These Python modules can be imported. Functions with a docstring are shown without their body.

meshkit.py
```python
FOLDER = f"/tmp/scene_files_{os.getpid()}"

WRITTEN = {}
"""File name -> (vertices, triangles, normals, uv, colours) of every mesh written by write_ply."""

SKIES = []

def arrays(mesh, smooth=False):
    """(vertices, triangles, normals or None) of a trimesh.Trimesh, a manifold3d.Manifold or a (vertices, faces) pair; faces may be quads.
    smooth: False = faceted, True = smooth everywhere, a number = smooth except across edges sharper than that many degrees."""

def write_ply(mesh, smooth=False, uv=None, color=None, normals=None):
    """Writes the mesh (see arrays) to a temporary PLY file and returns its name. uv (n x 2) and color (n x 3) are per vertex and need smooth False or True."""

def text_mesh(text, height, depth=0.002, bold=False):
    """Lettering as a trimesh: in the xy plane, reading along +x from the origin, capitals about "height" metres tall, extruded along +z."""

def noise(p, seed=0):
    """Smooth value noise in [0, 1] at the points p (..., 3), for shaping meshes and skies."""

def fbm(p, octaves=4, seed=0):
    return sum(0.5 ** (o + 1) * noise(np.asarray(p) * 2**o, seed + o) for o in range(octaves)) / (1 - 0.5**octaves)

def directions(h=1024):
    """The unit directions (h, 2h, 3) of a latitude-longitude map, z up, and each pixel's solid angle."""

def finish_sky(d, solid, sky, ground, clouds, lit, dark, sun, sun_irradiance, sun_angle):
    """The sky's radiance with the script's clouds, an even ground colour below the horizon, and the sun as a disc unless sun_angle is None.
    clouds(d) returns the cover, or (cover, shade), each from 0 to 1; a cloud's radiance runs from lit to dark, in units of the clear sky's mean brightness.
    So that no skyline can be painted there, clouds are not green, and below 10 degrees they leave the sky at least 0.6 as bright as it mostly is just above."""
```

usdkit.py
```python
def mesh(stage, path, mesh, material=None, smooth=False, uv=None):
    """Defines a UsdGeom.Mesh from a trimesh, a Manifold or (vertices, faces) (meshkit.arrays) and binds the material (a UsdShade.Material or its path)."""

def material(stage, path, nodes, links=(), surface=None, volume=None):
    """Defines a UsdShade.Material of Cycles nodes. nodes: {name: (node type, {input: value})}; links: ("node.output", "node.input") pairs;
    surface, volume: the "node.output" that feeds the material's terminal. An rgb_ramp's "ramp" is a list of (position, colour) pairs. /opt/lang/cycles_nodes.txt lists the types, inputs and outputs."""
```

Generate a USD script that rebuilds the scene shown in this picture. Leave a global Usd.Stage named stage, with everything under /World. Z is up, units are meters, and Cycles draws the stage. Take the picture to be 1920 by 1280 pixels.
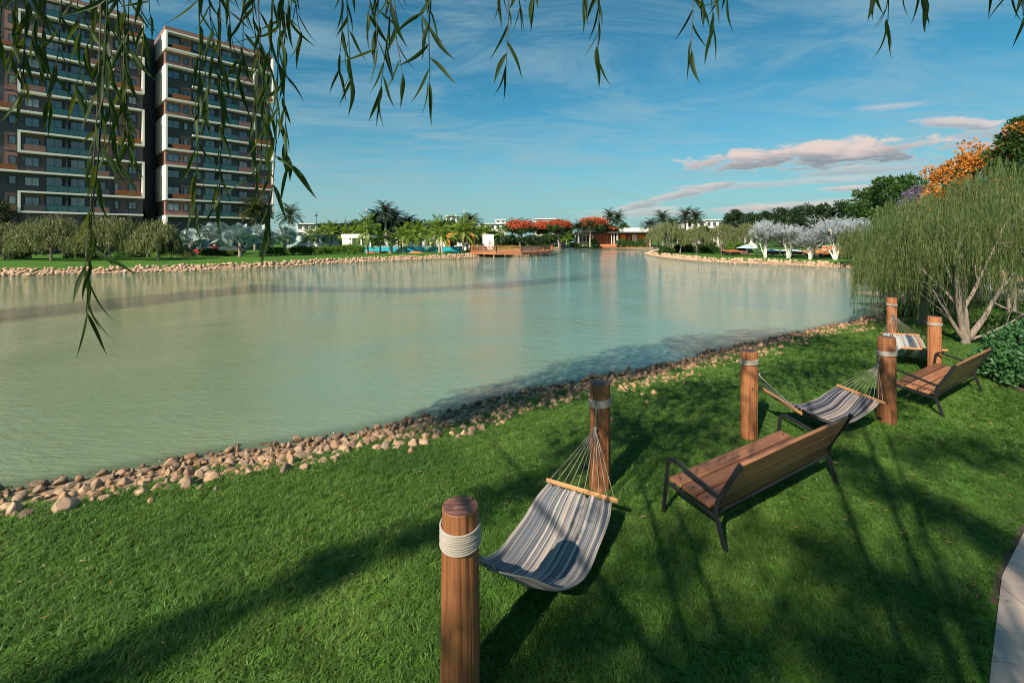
import math
import numpy as np
import shapely
import trimesh
from shapely.geometry import Polygon, LineString, box as sbox
from pxr import Usd, UsdGeom, UsdLux, UsdShade, Sdf, Gf, Vt
import usdkit
import meshkit

PI = math.pi
stage = Usd.Stage.CreateInMemory()
UsdGeom.SetStageUpAxis(stage, UsdGeom.Tokens.z)
UsdGeom.SetStageMetersPerUnit(stage, 1.0)
UsdGeom.Xform.Define(stage, '/World')
UsdGeom.Scope.Define(stage, '/World/Looks')
M = {}


def mat(name, nodes, links, surface, volume=None):
    M[name] = usdkit.material(stage, '/World/Looks/' + name, nodes, links, surface=surface, volume=volume)
    return M[name]


# ------------------------------------------------------------------ camera, sky, sun, exposure
EYE_H = 3.35            # metres above the lake (about 2.85 above the lawn)
FPX, HORIZON = 840.0, 445.0   # measured from the photograph (1920 wide): lens and level line
cam = UsdGeom.Camera.Define(stage, '/World/camera')
cam.CreateHorizontalApertureAttr(36.0)
cam.CreateVerticalApertureAttr(24.0)
cam.CreateFocalLengthAttr(36.0 * FPX / 1920)
cam.CreateVerticalApertureOffsetAttr(-(640 - HORIZON) / 1920 * 36.0)
cam.CreateExposureAttr(1.0)
cam.AddTranslateOp().Set(Gf.Vec3d(0, 0, EYE_H))
cam.AddRotateXOp().Set(90.0)

SUN_EL = math.radians(37)
_sx, _sy = -0.57, -0.82
_n = math.hypot(_sx, _sy)
SUN = np.array([_sx / _n * math.cos(SUN_EL), _sy / _n * math.cos(SUN_EL), math.sin(SUN_EL)])
SKY_STRENGTH, SUN_INT = 0.055, 1.2
sun = UsdLux.DistantLight.Define(stage, '/World/sun')
sun.CreateIntensityAttr(SUN_INT)
sun.CreateAngleAttr(0.5)
sun.CreateColorAttr(Gf.Vec3f(1.0, 0.86, 0.68))
sun.GetPrim().CreateAttribute('inputs:normalize', Sdf.ValueTypeNames.Bool).Set(True)
_z = SUN / np.linalg.norm(SUN)
_x = np.cross([0, 0, 1.0], _z); _x /= np.linalg.norm(_x)
_y = np.cross(_z, _x)
sun.AddTransformOp().Set(Gf.Matrix4d(*_x, 0, *_y, 0, *_z, 0, 0, 0, 0, 1))


def sky_material():
    nodes, links = {}, []
    cnt = [0]

    def nd(kind, **kw):
        cnt[0] += 1
        name = f'n{cnt[0]}'
        ins = {}
        for k, v in kw.items():
            if isinstance(v, str) and '.' in v:
                links.append((v, f'{name}.{k}'))
            else:
                ins[k] = v
        nodes[name] = (kind, ins)
        return name

    def m(op, a, b=0.0, c=None, clamp=False):
        kw = dict(math_type=op, value1=a, value2=b)
        if c is not None:
            kw['value3'] = c
        if clamp:
            kw['use_clamp'] = True
        return nd('math', **kw) + '.value'

    def sstep(v, a, b, lo=0.0, hi=1.0):
        return nd('map_range', range_type='smoothstep', value=v, from_min=a, from_max=b, to_min=lo, to_max=hi, clamp=True) + '.result'

    sky = nd('sky_texture', sky_type='single_scattering', sun_disc=False, sun_elevation=SUN_EL,
             sun_rotation=math.atan2(SUN[0], SUN[1]), altitude=20.0, air_density=1.0, aerosol_density=0.6, ozone_density=3.5)
    grade = nd('mix', mix_type='multiply', fac=1.0, color1=sky + '.color', color2=SKY_TINT)
    tc = nd('texture_coordinate')
    xyz = nd('separate_xyz', vector=tc + '.generated')
    x, y, z = (f'{xyz}.{k}' for k in 'xyz')
    # a flat layer of thin high cloud over the whole sky
    den = m('add', m('maximum', z, 0.0), 0.10)
    cx, cy = m('divide', x, den), m('divide', y, den)
    v1 = nd('combine_xyz', x=m('multiply', cx, 0.7), y=m('multiply', cy, 1.5), z=0.0) + '.vector'
    n1 = nd('noise_texture', vector=v1, scale=1.5, detail=10.0, roughness=0.68, distortion=0.8) + '.fac'
    veil = m('multiply', sstep(n1, 0.38, 0.72), 0.58)
    # banks of low cloud, placed by compass bearing and height above the skyline
    az, el = m('arctan2', x, y), m('arcsine', z)
    v2 = nd('combine_xyz', x=m('multiply', az, 9.0), y=m('multiply', el, 30.0), z=0.3) + '.vector'
    n2 = nd('noise_texture', vector=v2, scale=1.6, detail=7.0, roughness=0.6, distortion=0.25) + '.fac'
    n2b = m('subtract', n2, 0.5)
    v3 = nd('combine_xyz', x=m('multiply', az, 5.0), y=m('multiply', el, 70.0), z=4.3) + '.vector'
    n3 = nd('noise_texture', vector=v3, scale=1.2, detail=6.0, roughness=0.6, distortion=0.4) + '.fac'
    n3b = m('subtract', n3, 0.5)
    cover, shade = None, None
    for (a0, e0, ha, he, tilt, streak, strength) in BANKS:
        da, de = m('subtract', az, math.radians(a0)), m('subtract', el, math.radians(e0))
        de = m('subtract', de, m('multiply', da, tilt))
        qa, qe = m('divide', da, math.radians(ha)), m('divide', de, math.radians(he))
        r2 = m('add', m('multiply', qa, qa), m('multiply', qe, qe))
        e = m('add', m('subtract', 1.0, r2), m('multiply', n3b if streak else n2b, 3.2 if streak else 4.2))
        c = m('multiply', sstep(e, 0.10, 0.95 if streak else 0.75), strength)
        s = sstep(m('add', qe, m('multiply', n2b, 2.4)), 0.55, -0.55)
        if cover is None:
            cover, shade = c, m('multiply', s, c)
        else:
            cover, shade = m('maximum', cover, c), m('maximum', shade, m('multiply', s, c))
    lit, dark, thin = CLOUD_LIT, CLOUD_DARK, CLOUD_THIN
    s1 = nd('mix', mix_type='mix', fac=veil, color1=grade + '.color', color2=thin)
    # pale band of moist air low down, all round
    hz = sstep(el, math.radians(18), math.radians(-2))
    s2 = nd('mix', mix_type='mix', fac=m('multiply', hz, 0.74), color1=s1 + '.color', color2=HORIZON_COL)
    cl = nd('mix', mix_type='mix', fac=shade, color1=lit, color2=dark)
    s3 = nd('mix', mix_type='mix', fac=cover, color1=s2 + '.color', color2=cl + '.color')
    bg = nd('background_shader', strength=SKY_STRENGTH, color=s3 + '.color')
    return mat('sky', nodes, links, bg + '.background')


SKY_TINT = (0.34, 0.98, 0.95)
CLOUD_LIT, CLOUD_DARK, CLOUD_THIN, HORIZON_COL = (7.4, 6.0, 5.5), (2.1, 2.5, 3.0), (3.0, 4.6, 5.2), (3.3, 4.5, 4.6)
#         bearing, height, half width, half height (degrees), tilt, streaky, strength
BANKS = [(34.8, 8.7, 14.0, 1.7, -0.02, False, 0.95), (34.0, 8.1, 8.0, 1.5, 0.0, False, 0.9), (28.0, 8.4, 4.0, 1.0, 0.0, False, 0.9), (37.5, 6.9, 6.5, 0.7, 0.0, True, 0.6), (45.0, 10.1, 3.4, 0.75, -0.25, False, 0.75),
         (42.2, 8.7, 2.2, 0.45, 0.0, False, 0.6), (18.5, 4.6, 9.5, 0.75, 0.22, True, 0.7), (16.0, 3.0, 9.0, 0.9, 0.0, True, 0.55),
         (32.0, 3.3, 9.5, 0.85, 0.02, True, 0.8), (37.5, 5.0, 3.6, 0.4, -0.02, True, 0.8), (33.0, 5.9, 14.0, 0.6, 0.0, True, 0.45),
         (47.5, 9.0, 4.0, 0.8, -0.1, False, 0.6), (41.0, 12.4, 4.5, 0.5, -0.1, True, 0.4)]
dome = UsdLux.DomeLight.Define(stage, '/World/sky')
sky_material()
UsdShade.MaterialBindingAPI.Apply(dome.GetPrim()).Bind(M['sky'])
dome.GetPrim().SetCustomDataByKey('kind', 'structure')


# ------------------------------------------------------------------ helpers
def numbered(parent, name):
    if not stage.GetPrimAtPath(f'{parent}/{name}'):
        return f'{parent}/{name}'
    k = _count.get((parent, name), 0) + 1
    while stage.GetPrimAtPath(f'{parent}/{name}_{k:03d}'):
        k += 1
    _count[(parent, name)] = k
    return f'{parent}/{name}_{k:03d}'


_count = {}


def tag(p, label=None, cat=None, group=None, kind=None):
    p = p.GetPrim() if hasattr(p, 'GetPrim') else p
    for k, v in (('label', label), ('category', cat), ('group', group), ('kind', kind)):
        if v:
            p.SetCustomDataByKey(k, v)
    return p


def place(x, loc=(0, 0, 0), rotz=0.0, scale=(1, 1, 1)):
    if np.ndim(scale) == 0:
        scale = (scale,) * 3
    xf = UsdGeom.Xformable(x)
    xf.ClearXformOpOrder()
    xf.AddTranslateOp().Set(Gf.Vec3d(*map(float, loc)))
    xf.AddRotateZOp().Set(math.degrees(rotz))
    xf.AddScaleOp().Set(Gf.Vec3f(*map(float, scale)))


def thing(name, label, cat, loc=(0, 0, 0), rotz=0.0, scale=1.0, group=None):
    x = UsdGeom.Xform.Define(stage, numbered('/World', name))
    place(x, loc, rotz, scale)
    tag(x, label, cat, group)
    return x.GetPrim()


def copy(root, label, loc, rotz=0.0, scale=1.0, group=None):
    was = root.GetCustomData()
    x = UsdGeom.Xform.Define(stage, numbered('/World', root.GetName().rstrip('0123456789').rstrip('_')))
    x.GetPrim().GetReferences().AddInternalReference(root.GetPath())
    x.GetPrim().SetInstanceable(True)
    place(x, loc, rotz, scale)
    tag(x, label, was.get('category'), group or was.get('group'))
    return x.GetPrim()


def settle(root, height):
    """Stretches a plant upright so that its top stands at the given height above its foot."""
    ms = [UsdGeom.Mesh(c) for c in root.GetChildren() if c.IsA(UsdGeom.Mesh)]
    pts = [np.array(m.GetPointsAttr().Get(), float) for m in ms]
    top = max(np.quantile(p[:, 2], 0.9985) for p in pts)
    for m, p in zip(ms, pts):
        p[:, 2] = np.where(p[:, 2] > 0, p[:, 2] * height / top, p[:, 2])
        m.GetPointsAttr().Set(Vt.Vec3fArray.FromNumpy(p.astype(np.float32)))
    return root


class MB:
    """Collects shapes into one mesh."""

    def __init__(self):
        self.v, self.f, self.n = [], [], 0

    def add(self, v, f):
        v, f = np.asarray(v, float), np.asarray(f, int)
        if f.shape[1] == 4:
            f = np.vstack([f[:, [0, 1, 2]], f[:, [0, 2, 3]]])
        self.v.append(v); self.f.append(f + self.n); self.n += len(v)
        return self

    def box(self, lo, hi):
        lo, hi = np.minimum(lo, hi), np.maximum(lo, hi)
        v = np.array([[(lo, hi)[i][0], (lo, hi)[j][1], (lo, hi)[k][2]] for i in (0, 1) for j in (0, 1) for k in (0, 1)])
        return self.add(v, [[0, 1, 3, 2], [4, 6, 7, 5], [0, 4, 5, 1], [2, 3, 7, 6], [0, 2, 6, 4], [1, 5, 7, 3]])

    def obox(self, c, ex, ey, ez, bevel=0.0):
        """Box at c with half-axes ex, ey, ez; chamfered if bevel > 0."""
        c, A = np.asarray(c, float), np.array([ex, ey, ez], float)
        L = np.linalg.norm(A, axis=1)
        U = A / L[:, None]
        if bevel <= 0:
            s = np.array([[i, j, k] for i in (-1, 1) for j in (-1, 1) for k in (-1, 1)], float)
            return self.add(c + s @ A, [[0, 1, 3, 2], [4, 6, 7, 5], [0, 4, 5, 1], [2, 3, 7, 6], [0, 2, 6, 4], [1, 5, 7, 3]] if np.dot(np.cross(U[0], U[1]), U[2]) > 0 else
                            [[2, 3, 1, 0], [5, 7, 6, 4], [1, 5, 4, 0], [6, 7, 3, 2], [4, 6, 2, 0], [3, 7, 5, 1]])
        b = min(bevel, *(L * 0.9))
        pts = []
        for i in (-1, 1):
            for j in (-1, 1):
                for k in (-1, 1):
                    for d in range(3):
                        q = np.array([i, j, k]) * (L - b)
                        q[d] = (i, j, k)[d] * L[d]
                        pts.append(q)
        h = trimesh.convex.convex_hull(np.array(pts))
        v, f = np.array(h.vertices) @ U + c, np.array(h.faces)
        if np.dot(np.cross(U[0], U[1]), U[2]) < 0:
            f = f[:, ::-1]
        return self.add(v, f)

    def tube(self, pts, radii, sides=8, caps=True, closed=False):
        v, f = tube(pts, radii, sides, caps)
        return self.add(v, f)

    def arrays(self):
        return np.vstack(self.v), np.vstack(self.f)

    def build(self, name, material, parent='/World', smooth=False, uv=None):
        return obj(name, self.arrays(), material, parent, smooth, uv)


def tube(pts, radii, sides=8, caps=True):
    p = np.asarray(pts, float)
    r = np.broadcast_to(np.asarray(radii, float), (len(p),))
    t = np.gradient(p, axis=0)
    t /= np.maximum(np.linalg.norm(t, axis=1, keepdims=True), 1e-9)
    ref = np.array([0, 0, 1.0]) if abs(t[0][2]) < 0.9 else np.array([1.0, 0, 0])
    u = np.cross(t[0], ref); u /= np.linalg.norm(u)
    us = []
    for k in range(len(p)):
        u = u - t[k] * np.dot(u, t[k])
        u /= max(np.linalg.norm(u), 1e-9)
        us.append(u)
    us = np.array(us)
    ws = np.cross(t, us)
    a = np.linspace(0, 2 * PI, sides, endpoint=False)
    ring = us[:, None, :] * np.cos(a)[None, :, None] + ws[:, None, :] * np.sin(a)[None, :, None]
    v = (p[:, None, :] + ring * r[:, None, None]).reshape(-1, 3)
    i = np.arange(sides); j = (i + 1) % sides
    f = np.vstack([np.stack([k * sides + i, k * sides + j, (k + 1) * sides + j, (k + 1) * sides + i], 1) for k in range(len(p) - 1)])
    f = np.vstack([f[:, [0, 1, 2]], f[:, [0, 2, 3]]])
    if caps:
        n = len(v)
        v = np.vstack([v, p[0], p[-1]])
        f = np.vstack([f, np.stack([np.full(sides, n), j, i], 1), np.stack([np.full(sides, n + 1), (len(p) - 1) * sides + i, (len(p) - 1) * sides + j], 1)])
    return v, f


def lathe(profile, sides=24):
    """profile: (r, z) points from bottom to top."""
    a = np.linspace(0, 2 * PI, sides, endpoint=False)
    pr = np.asarray(profile, float)
    v = np.stack([pr[:, 0, None] * np.cos(a), pr[:, 0, None] * np.sin(a), np.broadcast_to(pr[:, 1, None], (len(pr), sides))], -1).reshape(-1, 3)
    i = np.arange(sides); j = (i + 1) % sides
    f = np.vstack([np.stack([k * sides + i, k * sides + j, (k + 1) * sides + j, (k + 1) * sides + i], 1) for k in range(len(pr) - 1)])
    return v, f


def obj(name, mesh, material, parent='/World', smooth=False, uv=None):
    parent = parent if isinstance(parent, str) else str(parent.GetPath())
    m = usdkit.mesh(stage, numbered(parent, name), mesh, M[material] if isinstance(material, str) else material, smooth=smooth, uv=uv)
    return m.GetPrim()


def primvar(prim, name, values):
    UsdGeom.PrimvarsAPI(prim).CreatePrimvar(name, Sdf.ValueTypeNames.FloatArray, 'vertex').Set(Vt.FloatArray.FromNumpy(np.asarray(values, np.float32)))


def norm(v):
    v = np.asarray(v, float)
    return v / np.maximum(np.linalg.norm(v, axis=-1, keepdims=True), 1e-12)


def ray(x, y, d):
    """The point at depth d that the photograph shows at pixel (x, y) of 1920 x 1280: used to survey positions."""
    return np.array([(x - 960) / FPX * d, d, EYE_H - (y - HORIZON) / FPX * d])


BANK = 0.6     # height of the opposite banks above the water


def bearing(x, base, z=BANK):
    """Ground position of something whose foot shows at pixel (x, base), on ground at height z."""
    d = (EYE_H - z) * FPX / (base - HORIZON)
    return np.array([(x - 960) / FPX * d, d, z])


def sm(t, a=0.0, b=1.0):
    t = np.clip((np.asarray(t, float) - a) / (b - a), 0, 1)
    return t * t * (3 - 2 * t)


def diamonds(base, dirs, L, W, rng, lift=0.0):
    """Leaf-sized faces: base (n,3), direction (n,3), length and width (n,)."""
    n = len(base)
    L, W = np.broadcast_to(L, (n,))[:, None], np.broadcast_to(W, (n,))[:, None]
    d = norm(dirs)
    s = norm(np.cross(d, rng.normal(size=(n, 3))))
    mid = base + d * L * 0.45
    v = np.stack([base, mid + s * W / 2, base + d * L, mid - s * W / 2], 1).reshape(-1, 3)
    i = np.arange(n)[:, None] * 4
    return v, np.vstack([i + [0, 1, 2], i + [0, 2, 3]])


# ------------------------------------------------------------------ materials
def m_plain(name, c, rough=0.6, metallic=0.0, spec=0.5, var=0.12, scale=6.0, bump=0.0, bscale=40.0):
    """One colour with slight uneven tone and relief, in object space."""
    nodes = {'tc': ('texture_coordinate', {}), 'n': ('noise_texture', {'scale': scale, 'detail': 5.0, 'roughness': 0.6}),
             'r': ('rgb_ramp', {'ramp': [(0.25, tuple(np.array(c) * (1 - var))), (0.75, tuple(np.minimum(np.array(c) * (1 + var), 0.9)))]}),
             'p': ('principled_bsdf', {'roughness': rough, 'metallic': metallic, 'specular_ior_level': spec})}
    links = [('tc.object', 'n.vector'), ('n.fac', 'r.fac'), ('r.color', 'p.base_color')]
    if bump:
        nodes['n2'] = ('noise_texture', {'scale': bscale, 'detail': 4.0})
        nodes['b'] = ('bump', {'strength': bump, 'distance': 0.01})
        links += [('tc.object', 'n2.vector'), ('n2.fac', 'b.height'), ('b.normal', 'p.normal')]
    return mat(name, nodes, links, 'p.BSDF')


def m_leaf(name, cols, trans=0.3, tcol=None, rough=0.5, patch=0.35, patch_scale=0.6, spec=0.35):
    """Leaves: tone varies leaf by leaf and in larger patches; some light passes through."""
    ramp = [(k / (len(cols) - 1), c) for k, c in enumerate(cols)]
    tcol = tcol or tuple(np.minimum(np.array(cols[-1]) * 1.6, 0.8))
    nodes = {'g': ('geometry', {}), 'n': ('noise_texture', {'scale': patch_scale, 'detail': 3.0}),
             'mf': ('mix_float', {'fac': patch}), 'r': ('rgb_ramp', {'ramp': ramp}),
             'oi': ('object_info', {}), 'h': ('hsv', {'saturation': 1.0, 'fac': 1.0}), 'hv': ('map_range', {'from_min': 0.0, 'from_max': 1.0, 'to_min': 0.82, 'to_max': 1.18}),
             'p': ('principled_bsdf', {'roughness': rough, 'specular_ior_level': spec}), 't': ('translucent_bsdf', {'color': tcol}), 'm': ('mix_closure', {'fac': trans})}
    links = [('g.random_per_island', 'mf.a'), ('g.position', 'n.vector'), ('n.fac', 'mf.b'), ('mf.result', 'r.fac'), ('oi.random', 'hv.value'), ('hv.result', 'h.value'),
             ('r.color', 'h.color'), ('h.color', 'p.base_color'), ('p.BSDF', 'm.closure1'), ('t.BSDF', 'm.closure2')]
    return mat(name, nodes, links, 'm.closure')


def m_wood(name, cols, grain=(22, 22, 1.0), rough=0.55, fine=6.0, bump=0.25, vary=0.25):
    """Timber with streaks along the axis whose grain number is small."""
    nodes = {'tc': ('texture_coordinate', {}), 'oi': ('object_info', {}), 'off': ('vector_math', {'math_type': 'add'}), 'sc': ('vector_math', {'math_type': 'scale', 'scale': 7.0}),
             'cv': ('combine_xyz', {}), 'mp': ('mapping', {'scale': grain}),
             'n': ('noise_texture', {'scale': 1.0, 'detail': 6.0, 'roughness': 0.65, 'distortion': 0.4}),
             'mp2': ('mapping', {'scale': tuple(np.array(grain) * fine)}), 'n2': ('noise_texture', {'scale': 1.0, 'detail': 3.0}),
             'mix': ('mix_float', {'fac': 0.35}), 'r': ('rgb_ramp', {'ramp': [(0.28 + 0.44 * k / (len(cols) - 1), c) for k, c in enumerate(cols)]}),
             'b': ('bump', {'strength': bump, 'distance': 0.004}), 'h': ('hsv', {'fac': 1.0}), 'hv': ('map_range', {'to_min': 1 - vary, 'to_max': 1 + vary}),
             'p': ('principled_bsdf', {'roughness': rough, 'specular_ior_level': 0.4})}
    links = [('oi.random', 'cv.x'), ('oi.random', 'cv.y'), ('oi.random', 'cv.z'), ('cv.vector', 'sc.vector1'), ('tc.object', 'off.vector1'), ('sc.vector', 'off.vector2'),
             ('off.vector', 'mp.vector'), ('mp.vector', 'n.vector'), ('off.vector', 'mp2.vector'), ('mp2.vector', 'n2.vector'), ('n.fac', 'mix.a'), ('n2.fac', 'mix.b'),
             ('mix.result', 'r.fac'), ('oi.random', 'hv.value'), ('hv.result', 'h.value'), ('r.color', 'h.color'), ('h.color', 'p.base_color'), ('mix.result', 'b.height'), ('b.normal', 'p.normal')]
    return mat(name, nodes, links, 'p.BSDF')


def m_stone(name, cols):
    nodes = {'g': ('geometry', {}), 'oi': ('object_info', {}), 'tc': ('texture_coordinate', {}), 'a': ('math', {'math_type': 'add'}), 'fr': ('math', {'math_type': 'fraction'}),
             'r': ('rgb_ramp', {'ramp': [(k / (len(cols) - 1), c) for k, c in enumerate(cols)]}),
             'n': ('noise_texture', {'scale': 9.0, 'detail': 6.0, 'roughness': 0.65}), 'n2': ('noise_texture', {'scale': 55.0, 'detail': 4.0}),
             'r2': ('rgb_ramp', {'ramp': [(0.3, (0.62, 0.6, 0.58)), (0.7, (1.15, 1.12, 1.1))]}), 'mx': ('mix', {'mix_type': 'multiply', 'fac': 1.0}),
             'b': ('bump', {'strength': 0.45, 'distance': 0.012}), 'p': ('principled_bsdf', {'roughness': 0.75, 'specular_ior_level': 0.3}),
             'sx': ('separate_xyz', {}), 'wa': ('math', {'math_type': 'multiply_add', 'value2': -0.10}), 'wet': ('map_range', {'range_type': 'smoothstep', 'from_min': -0.02, 'from_max': 0.05, 'to_min': 1.0, 'to_max': 0.0, 'clamp': True}), 'mw': ('mix', {'mix_type': 'multiply', 'color2': (0.34, 0.33, 0.30)}), 'wr': ('map_range', {'to_min': 0.75, 'to_max': 0.25})}
    links = [('g.random_per_island', 'a.value1'), ('oi.random', 'a.value2'), ('a.value', 'fr.value1'), ('fr.value', 'r.fac'), ('g.position', 'n.vector'), ('g.position', 'n2.vector'),
             ('n.fac', 'r2.fac'), ('r.color', 'mx.color1'), ('r2.color', 'mx.color2'), ('g.position', 'sx.vector'), ('n.fac', 'wa.value1'), ('sx.z', 'wa.value3'), ('wa.value', 'wet.value'), ('wet.result', 'mw.fac'), ('wet.result', 'wr.value'), ('wr.result', 'p.roughness'), ('mx.color', 'mw.color1'), ('mw.color', 'p.base_color'), ('n2.fac', 'b.height'), ('b.normal', 'p.normal')]
    return mat(name, nodes, links, 'p.BSDF')


def m_pane(name, base, fres=1.6, see=(0.5, 0.7, 0.72), rough=0.02):
    """Window or balustrade glass: looks through and mirrors."""
    return mat(name, {'t': ('transparent_bsdf', {'color': see}), 'd': ('principled_bsdf', {'base_color': base, 'roughness': 0.15}), 'g': ('glossy_bsdf', {'color': (0.9, 0.95, 1.0), 'roughness': rough}),
                      'm0': ('mix_closure', {'fac': 0.4}), 'f': ('fresnel', {'IOR': fres}), 'm': ('mix_closure', {})},
               [('t.BSDF', 'm0.closure1'), ('d.BSDF', 'm0.closure2'), ('m0.closure', 'm.closure1'), ('g.BSDF', 'm.closure2'), ('f.fac', 'm.fac')], 'm.closure')


def m_willow(name, cols, trans, tcol):
    """Leaves whose tone runs down each hanging twig."""
    return mat(name, {'g': ('geometry', {}), 'mp': ('mapping', {'scale': (9.0, 9.0, 0.7)}), 'n': ('noise_texture', {'scale': 1.0, 'detail': 3.0}), 'mf': ('mix_float', {'fac': 0.62}),
                      'r': ('rgb_ramp', {'ramp': [(0.25 + 0.5 * k / (len(cols) - 1), c) for k, c in enumerate(cols)]}), 'p': ('principled_bsdf', {'roughness': 0.5, 'specular_ior_level': 0.3}), 't': ('translucent_bsdf', {'color': tcol}), 'm': ('mix_closure', {'fac': trans})},
               [('g.random_per_island', 'mf.a'), ('g.position', 'mp.vector'), ('mp.vector', 'n.vector'), ('n.fac', 'mf.b'), ('mf.result', 'r.fac'), ('r.color', 'p.base_color'), ('p.BSDF', 'm.closure1'), ('t.BSDF', 'm.closure2')], 'm.closure')


m_plain('white_paint', (0.80, 0.76, 0.70), 0.5, var=0.05, scale=0.5)
m_plain('dark_cladding', (0.058, 0.053, 0.062), 0.6, var=0.15, scale=0.4)
m_plain('brown_cladding', (0.215, 0.115, 0.098), 0.6, var=0.10, scale=0.4)
m_plain('window_frame_dark', (0.016, 0.019, 0.024), 0.4, var=0.05)
m_plain('concrete', (0.36, 0.33, 0.29), 0.8, var=0.12, bump=0.2)
m_plain('pale_wall', (0.66, 0.63, 0.58), 0.7, var=0.08, scale=0.6)
m_plain('grey_wall', (0.42, 0.44, 0.46), 0.7, var=0.1, scale=0.6)
m_plain('roof_dark', (0.045, 0.042, 0.042), 0.7)
m_plain('turquoise_paint', (0.015, 0.30, 0.40), 0.4, var=0.08)
m_plain('orange_paint', (0.55, 0.20, 0.035), 0.5, var=0.1)
m_plain('black_steel', (0.010, 0.011, 0.013), 0.38, metallic=0.0, var=0.1, bump=0.05, bscale=200)
m_plain('galvanised', (0.35, 0.36, 0.38), 0.45, metallic=0.6)
m_plain('canvas', (0.74, 0.72, 0.68), 0.8, var=0.05)
m_plain('sky_blue_canvas', (0.35, 0.50, 0.58), 0.8, var=0.05)
m_plain('terracotta', (0.42, 0.12, 0.04), 0.7, var=0.15)
m_plain('soil', (0.055, 0.04, 0.028), 0.95, var=0.3, scale=20, bump=0.8, bscale=60)
m_plain('dark_void', (0.012, 0.012, 0.015), 0.8)
m_plain('car_red', (0.30, 0.03, 0.03), 0.25)
m_plain('car_white', (0.7, 0.7, 0.7), 0.25)
mat('curtained_glass', {'p': ('principled_bsdf', {'base_color': (0.20, 0.22, 0.23), 'roughness': 0.05, 'specular_ior_level': 0.9, 'ior': 1.6})}, [], 'p.BSDF')
mat('window_glass', {'p': ('principled_bsdf', {'base_color': (0.05, 0.085, 0.11), 'roughness': 0.04, 'specular_ior_level': 0.9, 'ior': 1.65})}, [], 'p.BSDF')
m_pane('balcony_glass', (0.06, 0.17, 0.18), 1.5, (0.42, 0.62, 0.62))
m_wood('post_wood', [(0.045, 0.016, 0.008), (0.17, 0.062, 0.025), (0.27, 0.110, 0.045), (0.11, 0.038, 0.016), (0.23, 0.088, 0.036)], (26, 26, 0.45), fine=4, bump=0.5)
m_wood('post_end', [(0.05, 0.02, 0.016), (0.20, 0.085, 0.065), (0.07, 0.03, 0.022), (0.28, 0.14, 0.105), (0.10, 0.04, 0.03)], (4, 42, 4), fine=3, bump=0.3)
m_wood('bench_wood', [(0.06, 0.029, 0.018), (0.195, 0.085, 0.045), (0.31, 0.15, 0.08)], (0.9, 24, 24), fine=5, rough=0.42, bump=0.4, vary=0.42)
m_wood('bar_wood', [(0.30, 0.14, 0.06), (0.45, 0.22, 0.10)], (1.0, 60, 60), fine=3)
m_wood('deck_wood', [(0.20, 0.07, 0.025), (0.34, 0.13, 0.05), (0.42, 0.17, 0.07)], (0.6, 6, 6), fine=3)
m_wood('slat_wood', [(0.26, 0.09, 0.035), (0.42, 0.16, 0.06)], (3, 3, 0.4), fine=3)
m_wood('planter_wood', [(0.22, 0.075, 0.03), (0.36, 0.13, 0.05)], (0.5, 4, 12), fine=2)
m_wood('grey_wood', [(0.20, 0.16, 0.13), (0.32, 0.27, 0.22)], (0.6, 6, 6), fine=3)
m_wood('bark_pale', [(0.085, 0.066, 0.052), (0.20, 0.165, 0.135), (0.30, 0.25, 0.205)], (16, 16, 3.5), fine=3, bump=0.8, rough=0.9)
m_wood('bark_dark', [(0.05, 0.036, 0.026), (0.11, 0.085, 0.06)], (9, 9, 2), fine=3, bump=0.8, rough=0.9)
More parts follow.
